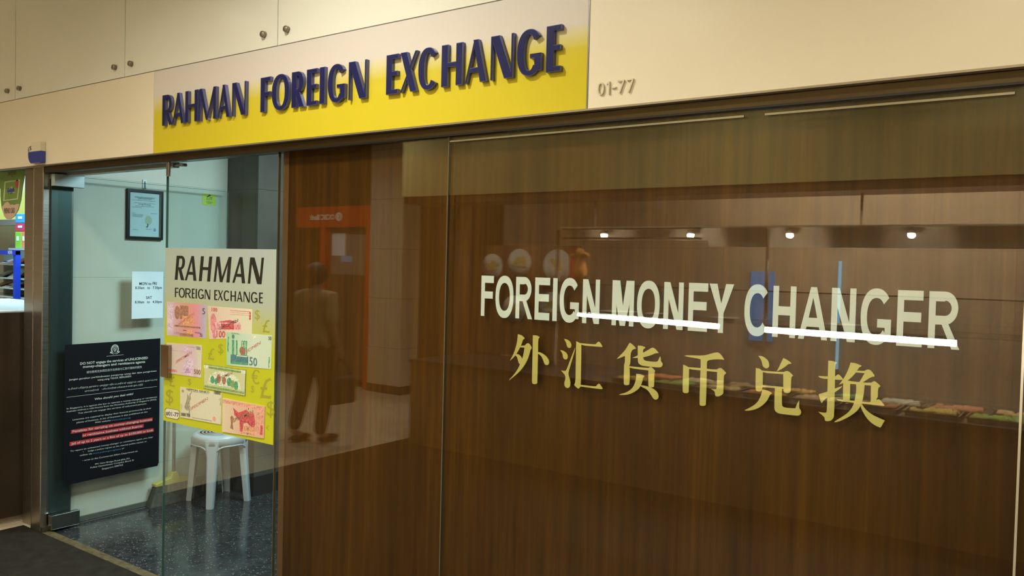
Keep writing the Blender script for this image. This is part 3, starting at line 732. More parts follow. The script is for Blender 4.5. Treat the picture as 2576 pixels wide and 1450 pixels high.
def inkm(n, c):
    def fn(nt, b):
        v = coords(nt, (1,1,1)); f = noise(nt, v, 130, 4, .7)
        nt.links.new(ramp(nt, f, [(.36, tuple(x*.72 for x in c)), (.62, tuple(min(1,x*1.25+.07) for x in c))]), b.inputs['Base Color'])
    return mat(n, rough=.5, fn=fn)
PM = {'red': inkm('ink_red', (.50,.05,.06)), 'rose': inkm('ink_rose', (.62,.22,.25)), 'pink': inkm('ink_pink', (.70,.42,.45)), 'dark': inkm('ink_dark', (.05,.05,.04)),
      'brown': inkm('ink_brown', (.30,.13,.07)), 'orange': inkm('ink_orange', (.62,.28,.14)), 'violet': inkm('ink_violet', (.42,.25,.42)), 'lilac': inkm('ink_lilac', (.60,.45,.60)),
      'green': inkm('ink_green', (.05,.28,.13)), 'teal': inkm('ink_teal', (.04,.17,.20)), 'pale': inkm('ink_pale', (.62,.66,.50)), 'olive': inkm('ink_olive', (.20,.30,.08)), 'stamp': inkm('ink_stamp', (.52,.16,.12)), 'grey': inkm('ink_grey', (.30,.28,.20)), 'sal': inkm('ink_salmon', (.66,.30,.22))}
n5 = grad('note_rose', [(.0,(.58,.55,.62)),(.22,(.60,.38,.42)),(.5,(.62,.30,.22)),(.75,(.70,.28,.34)),(.92,(.45,.38,.55)),(1.,(.50,.45,.55))], 'X', 1, .25)
note('banknote', q1, [(208,825),(725,868),(722,1308),(205,1262)], n5, 'rose and violet banknote at the top row start', [
    ('r','lilac',.02,.12,.16,.92),('e','brown',.27,.70,.07,.20),('r','brown',.34,.52,.55,.92),('r','orange',.40,.35,.62,.62),('p','orange',[(.52,.4),(.62,.72),(.72,.4)]),('r','brown',.2,.28,.85,.33),('r','brown',.34,.02,.68,.10),('e','orange',.6,.16,.08,.07),
    ('r','dark',.50,.18,.42,.20),('r','dark',.72,.14,.86,.16),('t','dark','5',.90,.72,.965,.72,.17),('t','stamp','SPECIMEN',.30,.30,.69,.68,.08),('t','dark','5',.84,.05,.91,.05,.08),('t','violet','LIMA',.2,.06,.38,.06,.07)])
n100 = grad('note_cream_red', [(.0,(.68,.50,.44)),(.5,(.70,.60,.48)),(1.,(.68,.68,.50))], 'X', 1, .2)
note('banknote', q1, [(740,880),(1320,925),(1315,1300),(760,1315)], n100, 'cream and red banknote beside the green note', [
    ('e','rose',.12,.47,.075,.32),('r','rose',.09,.02,.17,.16),('r','pink',.17,.27,.74,.52),('p','red',[(.26,.54),(.50,.60),(.66,.54),(.66,.51),(.26,.51)]),('r','red',.30,.30,.60,.48),('r','rose',.20,.30,.28,.46),('r','rose',.62,.30,.75,.46),
    ('t','red','100',.09,.85,.22,.84,.11,.01),('t','red','100',.18,.06,.39,.04,.19,.015),('t','red','100',.955,.62,.955+.001,.62,.01),('r','rose',.52,.90,.95,.925),('r','rose',.52,.84,.93,.85),('r','rose',.52,.78,.93,.79),('t','dark','SPECIMEN',.26,.28,.69,.56,.08),
    ('e','red',.955,.86,.018,.05),('e','red',.955,.76,.018,.05),('e','red',.955,.67,.018,.04)])
n50 = grad('note_green', [(.0,(.36,.62,.38)),(.3,(.50,.66,.50)),(.6,(.60,.70,.58)),(1.,(.55,.68,.52))], 'X', 1, .25)
note('banknote', q1, [(985,1222),(1580,1265),(1565,1705),(985,1655)], n50, 'green banknote with towers on its left half', [
    ('e','teal',.155,.88,.03,.07),('r','green',.13,.30,.18,.78),('r','green',.22,.32,.255,.78),('p','green',[(.33,.3),(.345,.78),(.47,.78),(.47,.3)]),('r','pale',.36,.36,.375,.75),('r','pale',.40,.36,.41,.75),('r','pale',.435,.36,.445,.75),
    ('r','teal',.10,.08,.50,.34),('r','pale',.24,.30,.49,.33),('r','green',.10,.06,.50,.12),('e','brown',.36,.48,.06,.12),('t','teal','50',.53,.07,.70,.05,.24,.01),('t','dark','50',.93,.86,.99,.86,.10,.01),('t','stamp','SPECIMEN',.36,.32,.76,.72,.09),
    ('p','green',[(.035,.4),(.05,.45),(.04,.55),(.055,.62),(.045,.75),(.06,.85),(.04,.87),(.03,.7),(.025,.5)]),('p','green',[(.95,.02),(.965,.06),(.955,.14),(.97,.22),(.965,.36),(.95,.35),(.945,.15)]),('t','green','50 RIYAL',.12,.965,.30,.955,.04),('e','pale',.62,.9,.05,.05)])
n500 = grad('note_lilac', [(.0,(.62,.58,.46)),(.5,(.64,.50,.52)),(.8,(.62,.50,.56)),(1.,(.66,.66,.52))], 'X', 1, .3)
note('banknote', q2, [(205,15),(665,48),(655,470),(215,410)], n500, 'pale lilac banknote next to the door lock', [
    ('e','lilac',.13,.84,.06,.08),('e','lilac',.56,.82,.07,.09),('p','lilac',[(.45,.05),(.77,.0),(.77,.62),(.60,.58),(.50,.30)]),('r','violet',.02,.76,.75,.768),('p','violet',[(.52,.08),(.62,.30),(.72,.10)]),('r','rose',.12,.07,.30,.15),
    ('t','brown','500',.80,.10,.99,.09,.15,.02),('t','stamp','SPECIMEN',.26,.34,.73,.72,.09,.005),('t','dark','500',.86,.86,.97,.85,.10,.0),('t','grey','EURO EYPO',.62,.92,.82,.90,.03)])
nus = grad('note_olive', [(.0,(.60,.60,.34)),(.3,(.50,.58,.28)),(.5,(.40,.56,.28)),(.75,(.52,.60,.30)),(1.,(.60,.60,.38))], 'X', 1, .15)
note('banknote', q2, [(695,292),(1240,368),(1228,708),(692,610)], nus, 'olive green banknote in the poster centre', [
    ('r','olive',.0,.97,1,1),('r','olive',.0,.0,1,.025),('r','olive',0,0,.008,1),('r','olive',.992,0,1,1),('r','olive',.12,.86,.90,.93),('r','olive',.02,.06,.98,.15),('r','pale',.0,.84,.10,.97),('r','pale',.90,.84,1,.97),
    ('p','pale',[(.10,.22),(.90,.22),(.84,.60),(.66,.80),(.34,.80),(.16,.60)]),('e','green',.22,.42,.05,.16),('e','brown',.37,.50,.055,.18),('e','green',.31,.38,.04,.13),('e','brown',.50,.46,.05,.15),('e','green',.63,.44,.06,.17),('e','olive',.71,.38,.05,.15),('e','green',.79,.34,.05,.17),
    ('t','brown','SPECIMEN',.32,.42,.69,.76,.10,.01),('t','olive','THE UNITED STATES OF AMERICA',.13,.865,.88,.865,.05)])
nyen = grad('note_cream', [(.0,(.66,.62,.46)),(.5,(.68,.66,.50)),(1.,(.68,.66,.50))], 'X', 1, .1)
note('banknote', q2, [(385,590),(925,675),(915,1080),(390,985)], nyen, 'cream banknote with a crested bird above the unit number', [
    ('e','grey',.07,.88,.03,.05),('p','grey',[(.10,.35),(.16,.58),(.19,.84),(.22,.70),(.24,.80),(.28,.84),(.30,.92),(.26,.80),(.27,.66),(.24,.55),(.25,.30),(.235,.05),(.22,.05),(.215,.28),(.17,.26),(.12,.30)]),
    ('p','grey',[(.02,.2),(.03,.3),(.025,.45),(.04,.42),(.04,.28)]),('t','dark','NIPPON GINKO',.17,.93,.72,.935,.07,.01),('t','dark','10000',.83,.95,.98,.95,.11,.03),('t','dark','10000 YEN',.02,.06,.25,.07,.10,.03),('r','grey',.30,.05,.78,.075),('r','grey',.20,.905,.68,.915),
    ('t','stamp','SPECIMEN',.26,.28,.68,.72,.10,.0),('e','sal',.84,.14,.04,.08),('p','grey',[(.93,.78),(.99,.86),(.99,.6),(.975,.6),(.975,.8)])])
nred = grad('note_salmon', [(.0,(.70,.60,.42)),(.4,(.70,.48,.34)),(1.,(.68,.40,.28))], 'X', 1, .2)
note('banknote', q2, [(940,735),(1490,845),(1475,1262),(935,1175)], nred, 'salmon red banknote at the lower corner of the poster', [
    ('r','sal',.01,.86,.98,.97),('p','red',[(.26,.78),(.40,.66),(.58,.80),(.66,.70),(.76,.72),(.80,.4),(.76,.24),(.60,.40),(.52,.36),(.50,.10),(.44,.10),(.42,.45),(.30,.56),(.28,.70)]),
    ('p','sal',[(.80,.12),(.98,.12),(.98,.90),(.92,.98),(.84,.92),(.80,.6)]),('p','brown',[(.20,.15),(.28,.12),(.26,.30),(.28,.48),(.24,.54),(.20,.48),(.22,.3)]),('r','orange',.46,.04,.78,.10),('r','orange',.52,.14,.80,.30),
    ('t','brown','SPECIMEN',.27,.34,.74,.72,.10,.015),('r','dark',.625,.80,.64,.86),('r','dark',.625,.58,.64,.64),('r','dark',.625,.40,.64,.46),('r','dark',.625,.2,.64,.26),('r','dark',.625,.04,.64,.10),('r','red',.92,.10,.97,.40)])
# rounded unit number badge
mb = MB(); c_ = [q2(200,862),(q2(350,888)),q2(375,915),q2(370,990),q2(345,1020),q2(205,992),q2(180,965),q2(182,885)]
mb.poly(fp, c_[::-1], 0, .0007); mb.build('badge', mat('badge_white', (.70,.68,.56), .5), pt, recalc=False)
mb = MB(); mb.strip(fp, c_+c_[:1], [((x-sum(q[0] for q in c_)/8)*.95+sum(q[0] for q in c_)/8, (z-sum(q[1] for q in c_)/8)*.92+sum(q[1] for q in c_)/8) for x, z in c_+c_[:1]], .0008, .0009)
text(mb, fp, '#01-77', q2(192,958), q2(362,985), q2(192,905)[1]-q2(192,958)[1], .0010, 0, .015)
mb.build('badge_lettering', INKB, pt, recalc=False)

# ------------------------------------------------------------------ glass lettering (on the inner face of the pane)
YG = .0126
fg = frY(YG)
s1, s2, s3 = (lambda x,y: (1200+x/7.156, 680+y/7.156)), (lambda x,y: (1530+x/7.806, 690+y/7.806)), (lambda x,y: (1860+x/4.519, 700+y/4.519))
rows = [('F',s1,(65,820),(303,170)),('O',s1,(330,480),(655,480)),('R',s1,(687,870),(990,890)),('E',s1,(1030,890),(1299,880)),('I',s1,(1352,915),(1431,915)),('G',s1,(1487,540),(1832,600)),('N',s1,(1888,955),(2196,900)),
        ('M',s2,(62,1005),(491,1030)),('O',s2,(565,590),(1010,590)),('N',s2,(1075,1070),(1459,1090)),('E',s2,(1558,1095),(1938,1100)),('Y',s2,(1990,172),(2475,182)),
        ('C',s3,(57,360),(332,360)),('H',s3,(370,660),(630,680)),('A',s3,(663,690),(997,708)),('N',s3,(1033,710),(1310,730)),('G',s3,(1378,440),(1720,600)),('E',s3,(1780,765),(2072,780)),('R',s3,(2137,790),(2500,820))]
zL0 = [aty(*s1(65,822),YG).z, aty(*s3(2200,798),YG).z]; zL1 = [aty(*s1(80,97),YG).z, aty(*s3(2200,149),YG).z]
xa, xb = aty(*s1(65,822),YG).x, aty(*s3(2200,798),YG).x
words = {0:('white lettering FOREIGN on the glass', 7), 7:('white lettering MONEY on the glass', 5), 12:('white lettering CHANGER on the glass', 7)}
wt = thing('window_lettering', (aty(1800,860,YG).x, YG, zL0[0]), 'large white capital lettering FOREIGN MONEY CHANGER on the shop glass', 'lettering')
for ch, f_, a, b in rows:
    X0, X1 = aty(*f_(*a),YG).x, aty(*f_(*b),YG).x; t = (X0-xa)/(xb-xa)
    Z0 = zL0[0]+(zL0[1]-zL0[0])*t; Z1 = zL1[0]+(zL1[1]-zL1[0])*t
    T_ = .0156; mb = MB(); W = X1-X0
    put(mb, fg, glyph(ch, W, Z1-Z0, T_ if ch != 'I' else W, T_, .0250), X0, Z0, -.0012, -.0006, 0)
    mb.build('letter', LETWH, wt, recalc=False)
CH = {
'A': [[(275,95),(340,112),(390,145),(422,182),(412,200),(385,212),(372,260),(340,345),(300,425),(245,520),(190,590),(103,672),(115,640),(165,555),(215,430),(250,300),(265,200)],
 [(340,340),(430,342),(450,305),(490,285),(520,300),(550,335),(575,390),(565,410),(545,435),(530,500),(500,600),(460,690),(400,790),(320,890),(240,965),(160,1030),(88,1092),(100,1060),(160,1000),(240,900),(290,810),(325,735),(355,660),(378,600),(400,500),(418,385),(325,378)],
 [(238,520),(285,525),(330,560),(360,605),(375,650),(380,700),(330,742),(300,730),(285,690),(270,620),(250,575),(222,550)],
 [(597,122),(640,118),(690,128),(745,155),(735,178),(712,195),(708,500),(695,1130),(685,1155),(660,1168),(610,1168),(585,1150),(578,1120),(590,600)],
 [(705,478),(760,488),(830,525),(890,575),(935,640),(950,700),(935,745),(905,763),(870,755),(840,720),(820,650),(780,570),(735,530),(705,510)]],
'B': [[(1265,198),(1310,203),(1365,228),(1405,270),(1425,320),(1420,365),(1400,390),(1370,393),(1340,375),(1322,340),(1315,290),(1290,240)],
 [(1182,438),(1235,445),(1290,475),(1330,515),(1348,570),(1342,615),(1318,640),(1280,638),(1250,612),(1240,570),(1235,520),(1210,475)],
 [(1505,383),(1500,440),(1460,580),(1400,780),(1365,900),(1360,970),(1385,1040),(1405,1130),(1400,1200),(1380,1240),(1340,1255),(1300,1240),(1275,1200),(1272,1140),(1295,1060),(1295,1000),(1270,950),(1200,875),(1290,888),(1320,860),(1350,780),(1440,540)],
 [(1530,248),(1618,290),(1640,310),(1635,700),(1625,1190),(1620,1225),(1590,1258),(1570,1267),(1545,1250),(1488,1195),(1485,1175),(1512,1135),(1518,800),(1525,400)],
 [(1618,288),(1930,318),(1960,300),(1990,262),(2018,257),(2045,280),(2092,360),(2085,370),(2050,370),(1640,335)],
 [(1620,1183),(1940,1220),(1965,1205),(1990,1170),(2018,1158),(2045,1180),(2098,1265),(2085,1277),(2040,1275),(1620,1220)]],
'C': [[(335,98),(380,125),(450,195),(448,215),(410,220),(375,245),(370,265),(350,300),(345,500),(325,530),(325,548),(335,640),(330,885),(310,912),(245,914),(222,895),(218,870),(222,640),(225,505),(240,490),(242,350),(160,385),(85,410),(110,380),(200,290),(260,220),(310,130)],
 [(488,152),(560,155),(632,185),(625,205),(590,225),(588,270),(590,390),(605,425),(640,445),(760,462),(850,465),(875,450),(900,390),(920,360),(930,400),(930,455),(960,485),(967,520),(950,555),(920,572),(850,572),(600,545),(540,525),(500,490),(488,440)],
 [(378,390),(450,360),(590,290),(690,235),(765,188),(820,210),(892,295),(820,300),(740,340),(600,378),(500,390)],
 [(325,548),(690,585),(710,570),(740,563),(770,580),(825,640),(808,660),(802,930),(790,950),(755,957),(710,950),(690,925),(692,630),(335,585)],
 [(460,695),(530,698),(620,735),(612,750),(590,770),(575,840),(550,920),(500,990),(400,1060),(280,1100),(130,1100),(150,1085),(250,1060),(340,1010),(400,950),(440,860),(458,780)],
 [(540,915),(620,922),(700,945),(780,975),(850,1030),(885,1085),(890,1140),(870,1180),(830,1195),(790,1175),(750,1110),(700,1030),(640,980),(560,945)]],
'D': [[(1378,348),(1440,338),(1720,345),(1820,330),(1930,295),(2015,280),(2060,300),(2100,345),(2150,425),(2100,420),(2000,415),(1840,432),(1815,470),(1695,410),(1460,372)],
 [(1695,400),(1830,425),(1815,470),(1812,700),(1798,1280),(1780,1305),(1740,1312),(1690,1305),(1672,1280),(1685,800),(1695,560)],
 [(1360,518),(1475,568),(1472,640),(1468,1030),(1455,1060),(1420,1068),(1370,1062),(1348,1035),(1355,700)],
 [(1450,565),(1700,585),(2000,618),(2030,592),(2075,583),(2105,595),(2185,675),(2180,690),(2145,720),(2138,760),(2132,1060),(2120,1085),(2060,1125),(2010,1133),(1975,1115),(1970,1050),(1950,1020),(1893,985),(1980,995),(2005,980),(2012,700),(2010,660),(1700,628),(1470,605)]],
'E': [[(380,133),(440,128),(500,155),(560,200),(590,250),(603,310),(598,350),(570,378),(530,382),(490,360),(462,320),(452,240),(420,180)],
 [(888,172),(980,215),(1055,278),(1040,290),(990,292),(950,330),(870,385),(795,425),(748,448),(790,380),(850,250)],
 [(330,372),(355,382),(400,382),(455,425),(475,475),(470,700),(460,800),(450,835),(420,852),(360,850),(325,820),(325,600)],
 [(440,425),(880,462),(940,435),(975,435),(1020,455),(1088,528),(1075,540),(1048,560),(1040,840),(1020,870),(980,888),(920,880),(888,850),(886,500),(475,470)],
 [(465,722),(730,745),(890,760),(890,800),(720,780),(465,762)],
 [(460,812),(540,822),(610,850),(663,885),(620,915),(600,960),(550,1050),(480,1120),(380,1190),(260,1230),(150,1243),(98,1232),(200,1185),(300,1125),(370,1060),(420,970),(448,890)],
 [(718,770),(862,775),(860,1100),(865,1140),(900,1175),(1120,1195),(1140,1180),(1165,1100),(1212,1030),(1210,1190),(1240,1225),(1253,1270),(1235,1320),(1190,1343),(1100,1335),(820,1303),(760,1280),(720,1240),(706,1190),(712,900)]],
'F': [[(330,60),(400,63),(498,97),(490,112),(465,130),(460,350),(445,1120),(420,1180),(370,1220),(290,1225),(262,1205),(260,1155),(230,1120),(138,1045),(270,1065),(300,1050),(308,900),(320,400)],
 [(138,355),(330,365),(460,372),(500,330),(530,325),(560,345),(615,415),(600,432),(460,425),(180,402)],
 [(147,705),(320,655),(470,590),(600,548),(570,590),(440,680),(330,755),(240,825),(222,860),(205,875),(185,855),(160,760)],
 [(760,97),(850,108),(970,155),(965,172),(920,190),(890,245),(820,340),(710,440),(620,490),(535,522),(570,480),(650,370),(720,220)],
 [(880,248),(1020,262),(1060,235),(1110,230),(1150,250),(1222,345),(1215,368),(1180,370),(1120,395),(1040,450),(970,490),(915,490),(960,420),(1030,300),(850,287)],
 [(630,455),(720,440),(760,458),(1150,492),(1190,460),(1220,455),(1250,470),(1333,545),(1325,560),(1285,590),(1282,805),(1145,860),(1150,540),(870,515),(640,500)],
 [(618,485),(752,490),(745,830),(612,815)],
 [(490,797),(612,812),(840,832),(1000,850),(1145,865),(1282,800),(1325,812),(1380,880),(1410,918),(1395,932),(820,868),(525,838)],
 [(865,500),(1030,510),(1020,650),(1000,780),(975,880),(930,970),(860,1050),(760,1120),(640,1185),(520,1235),(443,1243),(470,1215),(580,1150),(700,1070),(780,980),(830,870),(850,760),(870,620)],
 [(950,940),(975,890),(1010,950),(1080,1030),(1180,1100),(1290,1155),(1420,1212),(1390,1250),(1360,1310),(1330,1347),(1240,1310),(1140,1240),(1060,1150),(1000,1050)]]}
FRM = {'A':(1270,830,8.53),'B':(1270,830,8.53),'C':(1540,850,7.63),'D':(1540,850,7.63),'E':(1860,880,8.056),'F':(2040,900,7.63)}
gt = thing('window_characters', (aty(1750,1000,YG).x, YG, aty(1300,960,YG).z), 'row of six gold Chinese characters on the shop glass below the white lettering', 'lettering')
def dedge(P_): # smooth closed polyline one step (keeps sharp tips)
    out = []; n = len(P_)
    for i in range(n):
        a, b, c = Vector(P_[i-1]), Vector(P_[i]), Vector(P_[(i+1)%n]); ang = (a-b).angle(c-b)
        if ang > 1.9: out += [tuple(b.lerp(a,.25)), tuple(b.lerp(c,.25))]
        else: out.append(tuple(b))
    return out
for k, strokes in CH.items():
    ox, oy, sc_ = FRM[k]; mb = MB()
    for si, st in enumerate(strokes):
        st = dedge(st)
        mb.poly(fg, [(lambda q_: (q_.x, q_.z))(aty(ox+x/sc_, oy+y/sc_, YG)) for x, y in st], -.0014, -.0012+.00012*si)
    mb.build('character', LETGO, gt, recalc=False)

# ------------------------------------------------------------------ stool
def stool():
    cx_, cy_ = -4.717, 1.010; H = .455
    t = thing('plastic_stool', (cx_,cy_,0), 'pale blue-grey plastic stool with four legs inside the shop', 'stool')
    PL = mat('stool_plastic', rough=.28, spec=.5, fn=mottled((.40,.45,.48), (.46,.51,.54), 8))
    mb = MB(); prof = [(0,H-.004),(.02,H-.004),(.022,H),(.12,H),(.150,H-.002),(.166,H-.010),(.172,H-.022),(.176,H-.060),(.172,H-.062),(.160,H-.03),(.0,H-.02)]
    mb.lathe(prof, (cx_,cy_,0), 2, 48); mb.build('seat', PL, t)
    mb = MB()
    for k in range(5):
        r_ = .035+.022*k; mb.lathe([(r_,H+.0001),(r_+.002,H+.0022),(r_+.008,H+.0022),(r_+.010,H+.0001)], (cx_,cy_,0), 2, 40)
    mb.build('seat_rings', PL, t)
    feet = [(-4.588,.852),(-4.868,.888),(-4.566,1.130),(-4.850,1.165)]
    for fx_, fy_ in feet:
        d = Vector((fx_-cx_, fy_-cy_, 0)).normalized(); s_ = Vector((-d.y, d.x, 0))
        mb = MB(); n = 8; prev = None; V = []; Fc = []
        for i in range(n+1):
            q_ = i/n; z = (H-.030)*(1-q_); c = Vector((cx_,cy_,0))+d*(.160+ (Vector((fx_-cx_,fy_-cy_,0)).length-.160)*q_**1.1)
            wd = .046-.016*q_ + (.028*(1-q_/.22) if q_ < .22 else 0); dp_ = .030-.006*q_
            # U-channel section open towards the centre
            sec = [(-wd,-dp_),(-wd,.000),(-wd*.72,.012),(wd*.72,.012),(wd,.000),(wd,-dp_),(wd-.006,-dp_),(wd-.006,-.002),(wd*.68,.005),(-wd*.68,.005),(-wd+.006,-.002),(-wd+.006,-dp_)]
            V += [c+s_*a*.78+d*b+Vector((0,0,z)) for a, b in sec]
        m = 12
        for i in range(n):
            for j in range(m):
                a = i*m+j; b = i*m+(j+1)%m; Fc.append((a,b,b+m,a+m))
        Fc.append(tuple(range(m))); Fc.append(tuple(range(n*m,(n+1)*m)))
        mb.add(V, Fc); mb.build('leg', PL, t, bev=.0015)
    # apron lip between legs
    mb = MB(); angs = sorted(math.atan2(fy_-cy_, fx_-cx_) for fx_, fy_ in feet)
    for i in range(4):
        a0 = angs[i]; a1 = angs[(i+1)%4]+(2*PI if i == 3 else 0); pts = []
        for k in range(13):
            u = k/12; a = a0+.18+(a1-a0-.36)*u; zz = H-.066-.028*(abs(2*u-1)**5); pts.append((cx_+.174*math.cos(a), cy_+.174*math.sin(a), zz))
        mb.tube(pts, .0055, 8)
    mb.build('apron_rim', PL, t)
stool()
# mop against the side wall
mp = thing('floor_mop', (-4.90,.75,0), 'flat mop with grey pole and yellow clamp standing against the cream wall', 'mop')
MB().tube([(-4.905,.80,.175),(-4.93,.815,.78),(-4.94,.82,1.25)], .011, 12).build('pole', mat('mop_pole', (.42,.45,.42), .35, metal=.5), mp)
YEL = mat('mop_yellow', (.55,.47,.10), .45)
MB().poly(lambda u,v,w_: (-4.935+w_, u, v), [(.665,.125),(.93,.125),(.93,.142),(.83,.165),(.815,.20),(.785,.20),(.77,.165),(.665,.142)], 0, .05).build('clamp', YEL, mp, bev=.003)
mb = MB(); mb.add([(-4.945,.63,.001),(-4.87,.62,.001),(-4.87,.97,.001),(-4.945,.97,.001),(-4.935,.672,.125),(-4.885,.672,.125),(-4.885,.925,.125),(-4.935,.925,.125)], [(0,3,2,1),(4,5,6,7),(0,1,5,4),(1,2,6,5),(2,3,7,6),(3,0,4,7)])
mb.build('mop_head', mat('mop_cloth', rough=.9, fn=mottled((.05,.05,.04), (.09,.09,.07), 40)), mp)
bx_ = thing('black_crate', (-4.92,1.08,0), 'low black plastic crate on the shop floor behind the stool', 'crate')
mb = MB().rbox((-4.944,.985,.002),(-4.885,1.12,.12), .006); mb.build('crate_body', DARKPL, bx_)
mb = MB()
for k in range(4): mb.box((-4.8848,.995+.031*k,.03),(-4.884,1.015+.031*k,.10))
mb.build('slots', mat('crate_slot', (.10,.10,.09), .3), bx_)

# ------------------------------------------------------------------ neighbouring shop (left edge)
S('wall_neighbour', MB().box((-9,1.35,0),(-5.08,1.40,2.62)), mat('neighbour_wall', (.35,.36,.36), .5))
XC = -5.215
zc = atx(30,782,XC).z
ck = thing('shop_counter', (-5.6,.2,0), 'dark fronted counter with a white top beside the steel column', 'counter')
MB().box((-6.6,-.30,.04),(XC,.5,zc-.012)).build('counter_body', mat('counter_dark', rough=.22, fn=mottled((.03,.02,.012), (.05,.034,.02), 2)), ck)
MB().box((-6.6,-.26,0),(XC-.03,.5,.04)).build('plinth', mat('plinth_pale', (.30,.24,.16), .4), ck)
MB().rbox((-6.62,-.31,zc-.012),(XC+.004,.53,zc), .003).build('counter_top', mat('counter_white', (.62,.74,.82), .3), ck)
# backlit display panel
YN = 1.05
def npnt(x, y, Y): q_ = aty(x, y, Y); return (q_.x, q_.z)
lp = thing('lightbox', (-7.0,YN,1.9), 'bright backlit display panel inside the neighbouring shop', 'light box')
a = npnt(-60,425,YN); b = npnt(63,552,YN)
def lb_fn():
    m = bpy.data.materials.new('lightbox_face'); m.use_nodes = True; nt = m.node_tree; nt.nodes.clear()
    v = coords(nt, (1,1,1), 'Generated'); sp = nt.nodes.new('ShaderNodeSeparateXYZ'); nt.links.new(v, sp.inputs[0])
    f = mathn(nt, 'ADD', mathn(nt, 'MULTIPLY', sp.outputs['Z'], .8), mathn(nt, 'MULTIPLY', sp.outputs['X'], -.0))
    c = ramp(nt, f, [(0., (.55,.75,.18)), (.28, (.62,.82,.30)), (.42, (.75,.95,.90)), (.62, (.80,.98,1.)), (.70, (.10,.45,.80)), (.8, (.15,.55,.9))])
    e = nt.nodes.new('ShaderNodeEmission'); e.inputs[1].default_value = 1.15; nt.links.new(c, e.inputs[0])
    o = nt.nodes.new('ShaderNodeOutputMaterial'); nt.links.new(e.outputs[0], o.inputs[0]); return m
zb_ = b[1]; zt_ = 2.5
MB().box((-9,YN,zb_),(-5.2,YN+.05,zt_)).build('panel', lb_fn(), lp)
MB().box((-9,YN-.03,zb_-.05),(-5.2,YN+.05,zb_-.001)).build('lower_rail', mat('rail_grey', (.45,.52,.55), .3, metal=.5), lp)
# blue display stand with shelves
YS = .74
st = thing('display_stand', (npnt(36,700,YS)[0], YS, 0), 'blue framed display stand with glass shelves in the neighbouring shop', 'display stand')
BLUE = mat('stand_blue', (.01,.05,.55), .35)
xp0, xp1 = npnt(33,700,YS)[0], npnt(38.5,700,YS)[0]; zt0, zt1 = npnt(20,641,YS)[1], npnt(20,631,YS)[1]
MB().box((xp0,YS,0),(xp1,YS+.04,zt1)).build('post', BLUE, st)
MB().box((xp0-.9,YS,0),(xp0-.9+.04,YS+.04,zt1)).build('post', BLUE, st)
MB().box((xp0-.9,YS-.005,zt0),(xp1,YS+.035,zt1+.002)).build('header_bar', BLUE, st)
mb = MB(); text(mb, frY(YS-.005), 'NOKIA', npnt(22,639.5,YS), npnt(33,639.5,YS), .028, .001, 0, .01); mb.build('lettering', mat('stand_white', (.7,.8,.9), .5), st, recalc=False)
GSH = mat('shelf_glass', (.35,.52,.52), .12, spec=.6)
zsh = [npnt(50,y,YS+.1)[1] for y in (668,703,728,750)]
for z in zsh: MB().box((xp0-.9,YS+.041,z),(xp0+.6,YS+.30,z+.012)).build('shelf', GSH, st)
MB().box((xp0-.9,YS+.31,.02),(xp0+.6,YS+.33,zt1)).build('back_board', mat('stand_back', (.16,.22,.22), .5), st)
# items on the stand
it = [((40,650),(60,664),zsh[0],(.52,.06,.09),'red'),((18,652),(30,666),zsh[0],(.22,.22,.30),'dark grey'),((38,676),(52,701),zsh[1],(.50,.58,.66),'silver'),((6,680),(17,701),zsh[1],(.30,.34,.32),'grey'),((24,712),(42,727),zsh[2],(.60,.66,.70),'white'),((0,708),(10,726),zsh[2],(.40,.22,.12),'orange and green'),((41,738),(58,750),zsh[3],(.10,.10,.12),'black')]
for a, b, z, c, nm in it:
    X0, Z0 = npnt(a[0],b[1],YS+.12); X1, Z1 = npnt(b[0],a[1],YS+.12)
    ph_ = thing('boxed_phone', ((X0+X1)/2, YS+.12, z+.012), nm+' product card leaning on a glass shelf of the blue stand', 'product', 'goods on the blue display stand')
    hgt = max(.04, min(Z1-z-.012, .15))
    m_ = mat('card_'+nm.replace(' ','_'), c, .35)
    MB().add([(X0,YS+.06,z+.0125),(X1,YS+.06,z+.0125),(X1,YS+.09,z+.0125),(X0,YS+.09,z+.0125),(X0+.02,YS+.16,z+.012+hgt),(X1+.02,YS+.16,z+.012+hgt),(X1+.02,YS+.18,z+.012+hgt),(X0+.02,YS+.18,z+.012+hgt)], [(0,3,2,1),(4,5,6,7),(0,1,5,4),(1,2,6,5),(2,3,7,6),(3,0,4,7)]).build('card', m_, ph_)
    MB().box((X0+.2*(X1-X0),YS+.085,z+.0125),(X0+.8*(X1-X0),YS+.20,z+.03)).build('foot', DARKPL, ph_)
# stacked coloured boxes above the stand, on a glass ledge
YB = .80
zl = npnt(50,625,YB)[1]
lg = MB().box((npnt(28,625,YB)[0],YB-.02,zl-.014),(npnt(70,625,YB)[0],1.349,zl)).build('glass_ledge', GSH); tag(lg, 'glass ledge carrying coloured packages behind the steel column', 'shelf')
cols = [((38,538),(60,562),(.05,.33,.62),'cyan blue'),((38,583),(60,563),(.50,.05,.12),'crimson'),((38,604),(51,625),(.20,.55,.06),'bright green'),((52,602),(62,625),(.62,.24,.12),'orange')]
zcur = zl
lv = [(38,63,.205,(.20,.55,.06),'bright green',0,.55),(38,63,.205,(.62,.24,.12),'orange',.56,1.)]
hh1 = npnt(50,583,YB)[1]-zl; hh2 = npnt(50,562,YB)[1]-npnt(50,583,YB)[1]; hh3 = npnt(50,538,YB)[1]-npnt(50,562,YB)[1]
XA, XBb = npnt(38,600,YB)[0], npnt(66,600,YB)[0]
